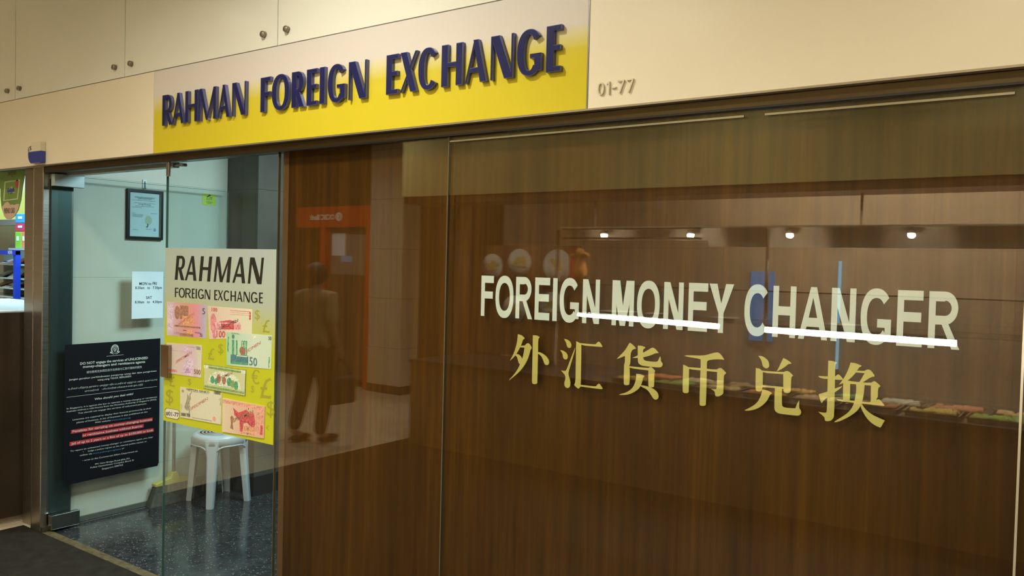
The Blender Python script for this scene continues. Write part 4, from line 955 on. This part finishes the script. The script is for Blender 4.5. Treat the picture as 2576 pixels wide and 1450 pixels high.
def pack(x0, x1, z0, z1, c, nm, lab):
    t = thing('package', ((x0+x1)/2,YB,z0), lab, 'package', 'coloured packages on the glass ledge')
    MB().rbox((x0,YB,z0+.0005),(x1,YB+.18,z1), .004).build('carton', mat('pack_'+nm, c, .35), t)
    MB().rbox((x0+.25*(x1-x0),YB-.0015,z0+.45*(z1-z0)),(x0+.62*(x1-x0),YB+.001,z0+.72*(z1-z0)), .0005).build('print', mat('pack_print', (.62,.75,.85), .4), t)
pack(XA, XA+(XBb-XA)*.55, zl, zl+hh1, (.20,.55,.06), 'green', 'bright green package at the bottom of the coloured stack')
pack(XA+(XBb-XA)*.56, XBb, zl, zl+hh1, (.62,.24,.12), 'orange', 'orange package beside the green one on the glass ledge')
pack(XA, XBb, zl+hh1, zl+hh1+hh2, (.50,.05,.12), 'crimson', 'crimson package in the middle of the coloured stack')
pack(XA, XBb, zl+hh1+hh2, zl+hh1+hh2+hh3, (.04,.30,.60), 'blue', 'blue package on top of the coloured stack')
# hanging green tongue-shaped sign
YH = .06
def hp(x, y): q_ = aty(x/6.592, 400+y/6.592, YH); return (q_.x, q_.z)
hs = thing('hanging_sign', (aty(28,550,YH).x, YH, aty(28,553,YH).z), 'green tongue-shaped hanging card sign with a white frame beside the steel column', 'hanging sign')
outl = [(-60,215),(410,150),(400,300),(370,470),(345,680),(300,850),(240,950),(180,1000),(110,1000),(70,950),(25,820),(5,620),(5,500),(-60,400)]
MB().poly(frY(YH), [hp(*p_) for p_ in outl[::-1]], -.004, 0).build('card', mat('card_green', rough=.4, fn=mottled((.13,.24,.05), (.19,.30,.07), 8)), hs)
MB().poly(frY(YH), [hp(*p_) for p_ in [(22,800),(60,770),(80,730),(130,710),(165,750),(170,765),(210,755),(240,770),(270,750),(325,745),(298,850),(238,948),(180,996),(112,996),(74,948),(28,820)]][::-1], 0, .001).build('white_cloud', mat('card_pink', (.60,.42,.32), .45), hs)
mb = MB(); O4 = [hp(80,378),hp(335,342),hp(300,672),hp(55,700),hp(80,378)]; I4 = [hp(95,392),hp(318,360),hp(285,655),hp(75,683),hp(95,392)]
mb.strip(frY(YH), O4, I4, 0, .001); mb.build('white_border', mat('card_border', (.50,.55,.36), .5), hs)
mb = MB(); mb.poly(frY(YH), [hp(*p_) for p_ in [(130,510),(200,455),(250,500),(250,560),(130,570)]][::-1], 0, .001); mb.build('yellow_print', mat('card_yellow', (.55,.50,.10), .5), hs)
mb = MB(); mb.poly(frY(YH), [hp(*p_) for p_ in [(120,520),(240,490),(250,545),(125,560)]][::-1], .001, .0015); text(mb, frY(YH), 'TOP', hp(125,590), hp(235,570), .035, .0018, 0, .02); mb.build('blue_print', mat('card_blue', (.03,.06,.25), .5), hs)
mb = MB(); n = 14; c_ = hp(285,415); mb.poly(frY(YH), [(c_[0]+.022*math.cos(2*PI*k/n), c_[1]+.026*math.sin(2*PI*k/n)) for k in range(n)], 0, .001); mb.build('red_dot', mat('card_red', (.45,.10,.05), .5), hs)
mb = MB(); text(mb, frY(YH), 'PREPAID CARD', hp(72,905), hp(250,895), .030, .0015, 0, .03); text(mb, frY(YH), 'Singtel', hp(130,280), hp(270,255), .035, .0015); mb.build('lettering', mat('card_ink', (.10,.10,.05), .5), hs, recalc=False)
MB().tube([(hp(200,200)[0],YH+.002,hp(200,200)[1]),(hp(200,200)[0],YH+.002,2.105)], .002, 6).build('hanger', STEEL_D, hs)

# ================================================================== ACROSS THE CORRIDOR (seen mirrored in the glass)
S('wall_opposite', MB().box((-12,-5.5,0),(-5.6,-5.3,ZC)).box((-12,-8,0),(-11.8,-5.5,ZC)), DARKWOOD, 'dark wall across the corridor')
S('wall_end', MB().box((-12,-5.5,0),(-11.9,3,ZC)), mat('end_wall', (.40,.34,.25), .5))
S('wall_right_end', MB().box((3.9,-8,0),(4,0,ZC)), BEIGE)
S('pillar_tiled', MB().box((-7.40,-5.3,.1),(-6.86,-4.985,ZC)), PILLTILE, 'pale tiled pillar across the corridor')
S('baseboard_pillar', MB().box((-7.41,-5.3,0),(-6.85,-4.975,.1)), SKIRT_D)
S('pillar_tiled_side', MB().box((-6.86,-5.9,.1),(-5.55,-5.35,ZC)), PILLTILE)
# food stall
S('wall_stall_back', MB().box((-5.6,-5.5,0),(3.9,-5.3,ZC)), STALLWALL)
S('trim_stall_beam', MB().box((-5.48,-3.9,2.215),(3.9,-3.5,ZC)), mat('beam_beige', (.64,.55,.24), .4), 'beige beam over the food stall')
S('trim_stall_beam_shade', MB().box((-5.482,-3.92,2.15),(3.9,-3.52,2.214)), mat('beam_shade', (.14,.08,.035), .4))  # strip put under the beam, dark colour paints its underside shadow
S('pillar_stall_post', MB().box((-5.20,-3.95,0),(-4.99,-3.75,2.149)), mat('post_wood', rough=.25, fn=mottled((.20,.10,.04), (.30,.16,.07), 3, (8,8,.5))))
fc = thing('food_counter', (-2.2,-3.5,0), 'long food stall counter across the corridor', 'counter')
MB().box((-4.98,-3.95,0),(2.5,-3.12,.72)).build('counter_body', mat('counter_laminate', rough=.35, fn=mottled((.24,.15,.07), (.31,.20,.095), 3, (6,6,.6))), fc)
MB().box((-4.98,-3.97,.72),(2.5,-3.10,.745)).build('counter_top', STEEL_D, fc)
gu = thing('sneeze_guard', (-2.2,-3.3,.745), 'glass display case on the food stall counter', 'display case')
MB().box((-3.78,-3.142,.746),(2.4,-3.134,1.46)).build('front_glass', GLASS_S, gu)
MB().box((-3.78,-3.60,1.235),(2.4,-3.142,1.243)).build('shelf_glass', GLASS_S, gu)
for x in (-3.78,-2.0,-.2,1.6): MB().tube([(x,-3.60,.746),(x,-3.60,1.90)], .014, 12).build('post', CHROME, gu)
MB().box((-3.78,-3.615,1.222),(2.4,-3.600,1.244)).box((-3.78,-3.146,1.461),(2.4,-3.130,1.468)).build('rail', CHROME, gu)
hd = thing('stall_hood', (-1.4,-3.6,1.77), 'stainless steel hood with heat lamps over the stall counter', 'hood')
HOODM = mat('hood_steel', rough=.4, metal=.25, fn=mottled((.62,.55,.44), (.78,.70,.57), 2, (1,1,.2)))
MB().tube([(-3.66,-3.47,1.825),(-2.45,-3.47,1.825)], .009, 10).tube([(-3.66,-3.47,1.900),(-2.45,-3.47,1.900)], .007, 10).build('hood_rail', CHROME, hd)
MB().box((-3.66,-3.64,1.815),(-2.45,-3.60,1.905)).box((-2.45,-3.64,1.77),(2.4,-3.60,1.905)).build('hood_band', HOODM, hd)
MB().box((-3.66,-3.90,1.905),(2.4,-3.44,1.915)).build('hood_roof', HOODM, hd)
for x in (-3.5,-1.4,.9): MB().tube([(x,-3.72,1.915),(x,-3.72,2.215)], .01, 8).build('hanger_rod', CHROME, hd)
LAMPM = emis('lamp_face', (1.,.84,.62), 130.)
for x in (-3.31,-2.57,-1.83,-1.05,-.2,.7):
    MB().lathe([(.030,0),(.030,.012),(.02,.025),(.010,.030),(.010,.040),(0,.040)], (x,-3.545,1.865), 2, 20).build('lamp', STEEL_D, hd)
    MB().blob((x,-3.545,1.852), (.024,.024,.022), 0, 14, 8).build('lamp_face', LAMPM, hd)
def spot(name, loc, power, col, target, ang=110, r_=.03):
    l = bpy.data.lights.new(name, 'SPOT'); l.energy = power; l.color = col; l.spot_size = math.radians(ang); l.spot_blend = .5; l.shadow_soft_size = r_
    o = bpy.data.objects.new(name, l); COL.objects.link(o); o.location = loc
    o.rotation_euler = (Vector(target)-Vector(loc)).to_track_quat('-Z','Y').to_euler(); return o
for x in (-3.31,-2.57,-1.83,-1.05,-.2,.7):
    spot('heat_lamp_beam', (x,-3.50,1.82), 150, (1.,.86,.66), (x,-3.36,.8))
    spot('heat_lamp_glow', (x,-3.49,1.85), 70, (1.,.84,.62), (x+.01,-3.62,1.835), 130, .02)
spot('menu_fill', (-4.4,-3.55,2.1), 60, (1.,.9,.75), (-4.4,-4.07,1.5), 90)  # added fill to brighten the menu board, no fixture here
TUBE = emis('tube_light', (.97,1.,.93), 80.)
for a, b, lb in (((1455,790),(1805,822),'first glowing tube under the stall shelf'),((1925,830),(2405,865),'second glowing tube under the stall shelf'),(None,None,'third glowing tube under the stall shelf')):
    if a: p0, p1 = mir(*a,3.45), mir(*b,3.45)
    else: p0, p1 = Vector((-.30,-3.45,1.185)), Vector((.88,-3.45,1.185))
    zz = (p0.z+p1.z)/2
    t = thing('tube_light', ((p0.x+p1.x)/2,-3.45,zz), lb, 'tube light', 'tube lights under the stall shelf')
    MB().tube([(p0.x,-3.45,p0.z),(p1.x,-3.45,p1.z)], .021, 12).build('tube', TUBE, t)
    MB().box((p0.x,-3.475,max(p0.z,p1.z)+.0215),(p1.x,-3.425,1.234)).build('housing', CHROME, t)
# trays of food
TR = mat('tray_steel', (.6,.57,.5), .22, metal=1)
foods = [[(.75,.50,.10,'yellow corn'),(.30,.45,.10,'green vegetables'),(.60,.45,.20,'brown stew'),(.75,.34,.10,'orange curry'),(.80,.60,.42,'pale tofu'),(.45,.22,.10,'dark braised meat'),(.80,.62,.16,'fried egg'),(.26,.40,.08,'leafy greens'),(.50,.45,.22,'bean sprouts')],
         [(.62,.20,.08,'chilli prawns'),(.75,.60,.36,'potato'),(.40,.26,.10,'aubergine'),(.70,.42,.14,'fried fish'),(.20,.32,.08,'long beans'),(.72,.66,.50,'cabbage'),(.66,.30,.16,'sweet and sour pork'),(.52,.36,.16,'mushrooms'),(.74,.50,.22,'chicken')]]
def tray(x, y, z, food, lb):
    t = thing('food_tray', (x,y,z), lb, 'food tray', 'trays of cooked food on the stall counter')
    mb = MB(); w_, d_, h_ = .30, .215, .028
    O_ = [(-w_/2,-d_/2),(w_/2,-d_/2),(w_/2,d_/2),(-w_/2,d_/2)]; V = []
    for s_, zz in ((.90,.001),(.97,h_),(1.04,h_+.001),(1.04,h_-.004),(.995,h_-.004),(.92,0)): V += [(x+a*s_, y+b*s_, z+zz) for a, b in O_]
    Fc = [(i*4+j, i*4+(j+1)%4, i*4+4+(j+1)%4, i*4+4+j) for i in range(5) for j in range(4)]+[(0,1,2,3),(20,21,22,23)]
    mb.add(V, Fc); mb.build('pan', TR, t)
    mb = MB()
    for _ in range(30): mb.blob((x+(R.random()-.5)*w_*.8, y+(R.random()-.5)*d_*.78, z+.024), (.024,.022,.016), 0, 7, 5, .4)
    o = mb.build('food', mat('food_'+food[3].replace(' ','_'), food[:3], .35), t); o['kind'] = 'stuff'
for rr, yy in enumerate((-3.265,-3.495)):
    for k in range(9): tray(-2.85+.335*k+.1*rr, yy, .746, foods[rr][k], 'steel tray of %s in the %s row on the stall counter' % (foods[rr][k][3], ('front','rear')[rr]))
# plates on the shelf
for x, r_ in ((-3.05,.15),(-2.72,.09),(-2.2,.10),(-1.4,.12)):
    o = MB().lathe([(0,.0005),(r_*.55,.0005),(r_*.6,.004),(r_,.016),(r_,.020),(r_*.6,.009),(0,.007)], (x,-3.34,1.2435), 2, 28).build('plate', mat('plate_white', (.75,.72,.66), .2)); tag(o, 'white round plate on the glass shelf of the stall', 'plate', 'plates on the stall shelf')
# roast duck on a hook
dk = thing('roast_duck', (-3.49,-3.48,1.47), 'golden roast duck hanging from a hook under the stall hood', 'roast duck')
DUCK = mat('duck_skin', rough=.25, coat=.5, fn=mottled((.50,.17,.03), (.80,.42,.12), 14))
mb = MB(); mb.lathe([(0,1.47),(.028,1.48),(.055,1.52),(.062,1.57),(.05,1.62),(.028,1.655),(.032,1.68),(.05,1.70),(.035,1.735),(0,1.75)], (-3.49,-3.48,0), 2, 18, sc=(1,.8)); mb.blob((-3.55,-3.47,1.685), (.035,.02,.02)); mb.blob((-3.43,-3.47,1.69), (.035,.02,.022)); mb.build('body', DUCK, dk)
MB().tube([(-3.51,-3.48,1.70),(-3.50,-3.48,1.80),(-3.485,-3.48,1.874)], .004, 6).tube([(-3.46,-3.48,1.71),(-3.455,-3.48,1.80),(-3.46,-3.48,1.874)], .004, 6).build('hook', CHROME, dk)
# menu board with dish photographs
mn = thing('menu_board', (-4.45,-4.05,1.15), 'menu board with pictures of dishes at the side of the food stall', 'menu board')
MB().box((-4.98,-4.10,.745),(-3.84,-4.07,1.78)).build('board', mat('menu_brown', rough=.35, fn=mottled((.12,.06,.03), (.22,.12,.05), 3)), mn)
MB().box((-3.95,-4.069,1.48),(-3.84,-4.062,1.76)).build('red_panel', mat('menu_red', (.45,.05,.03), .4), mn)
for cx_, cz_, r_ in ((-4.08,1.60,.15),(-4.50,1.62,.13),(-4.82,1.58,.12),(-4.12,1.22,.14),(-4.55,1.18,.13)):
    n = 24
    MB().lathe([(0,0),(r_,0),(r_,.004),(0,.004)], (cx_,-4.069,cz_), 1, n).build('dish_picture', mat('dish_white', (.72,.68,.58), .4), mn)
    mb = MB()
    for _ in range(14): a_ = R.random()*6.28; q_ = R.random()*.6*r_; mb.blob((cx_+math.cos(a_)*q_,-4.061,cz_+math.sin(a_)*q_*.7), (.03,.003,.018), 0, 8, 5)
    mb.build('food_picture', mat('dish_food', (.55,.42,.12), .5), mn)
# stall extras
o = MB().box((-2.715,-5.2995,.95),(-2.50,-5.27,1.59)).build('blue_doorway_panel', emis('blue_glow', (.25,.52,1.), 2.2)); tag(o, 'blue lit panel at the back of the food stall', 'lit panel')
o = MB().tube([(-1.925,-5.286,.75),(-1.925,-5.286,1.70)], .0135, 10).build('vertical_lamp', emis('blue_tube', (.45,.80,1.), 5.0)); tag(o, 'slim vertical blue-white lamp at the back of the stall', 'lamp')

# cash machine on the opposite wall
am = thing('cash_machine', (-8.1,-5.1,0), 'orange cash machine across the corridor', 'cash machine')
ORG = mat('atm_orange', (.58,.07,.012), .35)
zh0, zh1 = mir(800,572,5.0).z, mir(800,520,5.0).z
MB().box((-8.80,-5.29,zh0),(-7.42,-5.02,zh1)).build('header', ORG, am)
MB().box((-7.52,-5.29,0),(-7.42,-5.02,zh0)).box((-8.36,-5.29,.1),(-8.26,-5.02,zh0)).build('side_frame', ORG, am)
MB().box((-8.25,-5.29,.1),(-7.53,-5.07,1.42)).build('body', mat('atm_dark', (.12,.07,.04), .35), am)
MB().box((-8.25,-5.29,1.42),(-7.53,-5.12,zh0)).build('screen_surround', mat('atm_grey', (.30,.24,.18), .35), am)
MB().box((-8.22,-5.12,1.66),(-7.98,-5.115,1.95)).build('notice', mat('atm_paper_glow', (.75,.78,.85), .5, emit=(.6,.65,.8), estr=.15), am)  # paper given a faint glow of its own
MB().box((-8.05,-5.12,1.58),(-7.85,-5.112,1.66)).build('screen', emis('atm_screen', (.6,.7,.85), .8), am)
fo = frYb(-5.02); mb = MB(); n = 24; c_ = (8.00, (zh0+zh1)/2); r_ = .055
mb.strip(fo, [(c_[0]+r_*math.cos(2*PI*k/n), c_[1]+r_*math.sin(2*PI*k/n)) for k in range(n+1)], [(c_[0]+r_*.62*math.cos(2*PI*k/n), c_[1]+r_*.62*math.sin(2*PI*k/n)) for k in range(n+1)], 0, .004)
mb.poly(fo, [(c_[0]+.012+.02*math.cos(2*PI*k/12), c_[1]+.03*math.sin(2*PI*k/12)) for k in range(12)], 0, .004)
text(mb, fo, 'OCBC Bank', (8.08,c_[1]-.035), (8.55,c_[1]-.035), .065, .004, 0, .03)
mb.build('logo_lettering', mat('atm_white', (.85,.82,.8), .5), am, recalc=False)

# passer-by
def skin_mesh(name, pts, edges_, radii, m, parent, root=0, sub=1):
    me = bpy.data.meshes.new(name); me.from_pydata(pts, edges_, []); me.materials.append(m)
    o = bpy.data.objects.new(name, me); COL.objects.link(o)
    md = o.modifiers.new('skin', 'SKIN'); md.use_smooth_shade = True
    for i, r_ in enumerate(radii):
        sv = me.skin_vertices[0].data[i]; sv.radius = (r_, r_) if not isinstance(r_, tuple) else r_; sv.use_root = (i == root)
    s_ = o.modifiers.new('sub', 'SUBSURF'); s_.levels = sub; s_.render_levels = sub+1
    o.parent = parent; return o
ps = thing('person', (-5.65,-2.62,0), 'person in a khaki shirt and dark trousers walking away with a dark bag', 'person', rz=0)
SK = mat('skin', (.36,.20,.12), .5); SH = mat('khaki_shirt', rough=.8, fn=mottled((.26,.22,.12), (.32,.27,.15), 20)); TS = mat('dark_trousers', (.03,.025,.02), .8); HR = mat('black_hair', (.012,.010,.009), .5)
# facing -y; local coordinates
bp_ = [(0,0,.86),(0,0,1.0),(0,.01,1.16),(0,.01,1.27),(0,0,1.33),(0,-.01,1.375),(0,-.02,1.44),(0,-.02,1.52),
       (.17,0,1.27),(.225,.01,1.03),(.235,-.05,.83),(-.17,0,1.27),(-.225,.01,1.03),(-.235,-.04,.83),
       (.085,0,.80),(.10,-.04,.46),(.10,.03,.08),(.10,-.08,.035),(-.085,0,.80),(-.09,.06,.46),(-.09,.16,.10),(-.09,.06,.035)]
be = [(0,1),(1,2),(2,3),(3,4),(4,5),(5,6),(6,7),(3,8),(8,9),(9,10),(3,11),(11,12),(12,13),(0,14),(14,15),(15,16),(16,17),(0,18),(18,19),(19,20),(20,21)]
br = [(.14,.09),(.12,.08),(.14,.09),(.13,.085),.05,.048,.082,.070,.052,.04,.026,.052,.04,.026,.082,.052,.034,.034,.082,.052,.034,.034]
body = skin_mesh('body', bp_, be, br, SK, ps)
skin_mesh('shirt', [(0,0,.76),(0,0,1.0),(0,.01,1.16),(0,.01,1.28),(0,0,1.34),(.185,0,1.275),(.225,.01,1.02),(-.185,0,1.275),(-.225,.01,1.02)], [(0,1),(1,2),(2,3),(3,4),(3,5),(5,6),(3,7),(7,8)], [(.215,.14),(.20,.13),(.20,.13),(.17,.115),.06,.075,.065,.075,.065], SH, ps, 0)
skin_mesh('trousers', [(0,0,.90),(.088,0,.78),(.10,-.04,.46),(.10,.03,.07),(-.088,0,.78),(-.09,.06,.46),(-.09,.16,.10)], [(0,1),(1,2),(2,3),(0,4),(4,5),(5,6)], [(.15,.10),.10,.072,.058,.10,.072,.058], TS, ps, 0)
MB().blob((ps.location.x,ps.location.y+.005,1.475), (.088,.105,.105), 0, 18, 12).build('hair', HR, ps)
mb = MB()
for sx_, yy in ((.10,-.05),(-.09,.10)): mb.blob((ps.location.x+sx_,ps.location.y+yy-.02,.035), (.045,.12,.035), 0, 14, 8)
mb.build('shoes', DARKPL, ps)
mb = MB()   # five fingers a hand
for sd, yy in ((1,-.055),(-1,-.045)):
    bx0 = ps.location.x+sd*.237; by0 = ps.location.y+yy
    for k in range(4):
        L_ = (.066,.074,.070,.056)[k]; yo = (-.028+.018*k)
        mb.tube([(bx0,by0+yo,.79),(bx0-sd*.006,by0+yo-.002,.79-L_*.5),(bx0-sd*.016,by0+yo,.79-L_)], [.009,.0085,.006], 8)
    mb.tube([(bx0,by0-.03,.815),(bx0-sd*.012,by0-.052,.79),(bx0-sd*.014,by0-.055,.762)], [.010,.009,.007], 8)
    mb.blob((bx0,by0-.001,.81), (.016,.040,.045), 0, 12, 8)
mb.build('hands', SK, ps)
bg = thing('hand_bag', (-5.36,-2.67,.35), 'dark bag carried low beside the person in the khaki shirt', 'bag')
MB().rbox((-5.39,-2.80,.36),(-5.31,-2.54,.60), .03, 0, 3).build('bag_body', mat('bag_dark', (.03,.028,.025), .6), bg)
MB().tube([(-5.35,-2.76,.59),(-5.37,-2.72,.70),(-5.40,-2.67,.745),(-5.37,-2.62,.70),(-5.35,-2.58,.59)], .008, 8).build('handle', BLACK, bg)

# ================================================================== LIGHTS
def area(name, loc, size, power, col, rot=(0,0,0), sizey=None, spread=180):
    l = bpy.data.lights.new(name, 'AREA'); l.energy = power; l.color = col; l.shape = 'RECTANGLE' if sizey else 'DISK'; l.size = size
    if sizey: l.size_y = sizey
    l.spread = math.radians(spread)
    o = bpy.data.objects.new(name, l); COL.objects.link(o); o.location = loc; o.rotation_euler = rot; return o
WARM = (1.,.91,.70)
def downlight(x, y, power, lab):
    t = thing('ceiling_downlight', (x,y,ZC), lab, 'ceiling light', 'ceiling downlights along the corridor')
    MB().lathe([(.105,-.006),(.125,-.006),(.125,0),(.105,0)], (x,y,ZC), 2, 28).build('trim_ring', CHROME, t)
    o = area('downlight_lamp', (x,y,ZC-.012), .20, power, WARM if y < -1.2 else (1.,.96,.82), spread=150)
for x, y, p in ((-2.25,-1.15,39),(-3.5,-1.25,10),(.3,-1.25,16),(-5.0,-1.4,5),(-6.6,-1.5,8),(-9.4,-1.8,30),(-7.9,-3.6,60),(-5.9,-3.2,58),(-9.8,-3.9,34),(-4.0,-2.6,34),(-2.2,-2.6,40),(-.4,-2.6,38),(1.6,-2.6,28)):
    downlight(x, y, p, 'round recessed ceiling downlight in the corridor')
# shop interior: cool fluorescent panel
t = thing('ceiling_panel_light', (-3.3,1.3,2.62), 'cool white ceiling light panel inside the shop', 'ceiling light')
MB().box((-3.75,.85,2.605),(-2.85,1.75,2.62)).build('panel_frame', WHITEC, t)
area('panel_lamp', (-3.3,1.3,2.60), .85, 92, (.66,.95,1.), sizey=.85)
# neighbour shop
t = thing('ceiling_panel_light', (-6.6,.5,2.62), 'cool ceiling light panel inside the neighbouring shop', 'ceiling light')
MB().box((-7.2,.25,2.605),(-6.0,.80,2.62)).build('panel_frame', WHITEC, t)
area('panel_lamp', (-6.6,.5,2.60), 1.1, 60, (.60,.88,1.), sizey=.5)
# stall interior lights
t = thing('stall_ceiling_light', (-1.5,-4.6,2.9), 'ceiling light inside the food stall', 'ceiling light')
MB().box((-2.75,-4.8,2.9),(-.25,-4.4,3.3)).build('housing', WHITEC, t)
area('stall_lamp', (-1.5,-4.6,2.89), 2.4, 270, (1.,.88,.70), sizey=.3)
for o in list(bpy.data.objects):
    if o.type == 'LIGHT': o.data.use_shadow = True
bpy.context.view_layer.update()
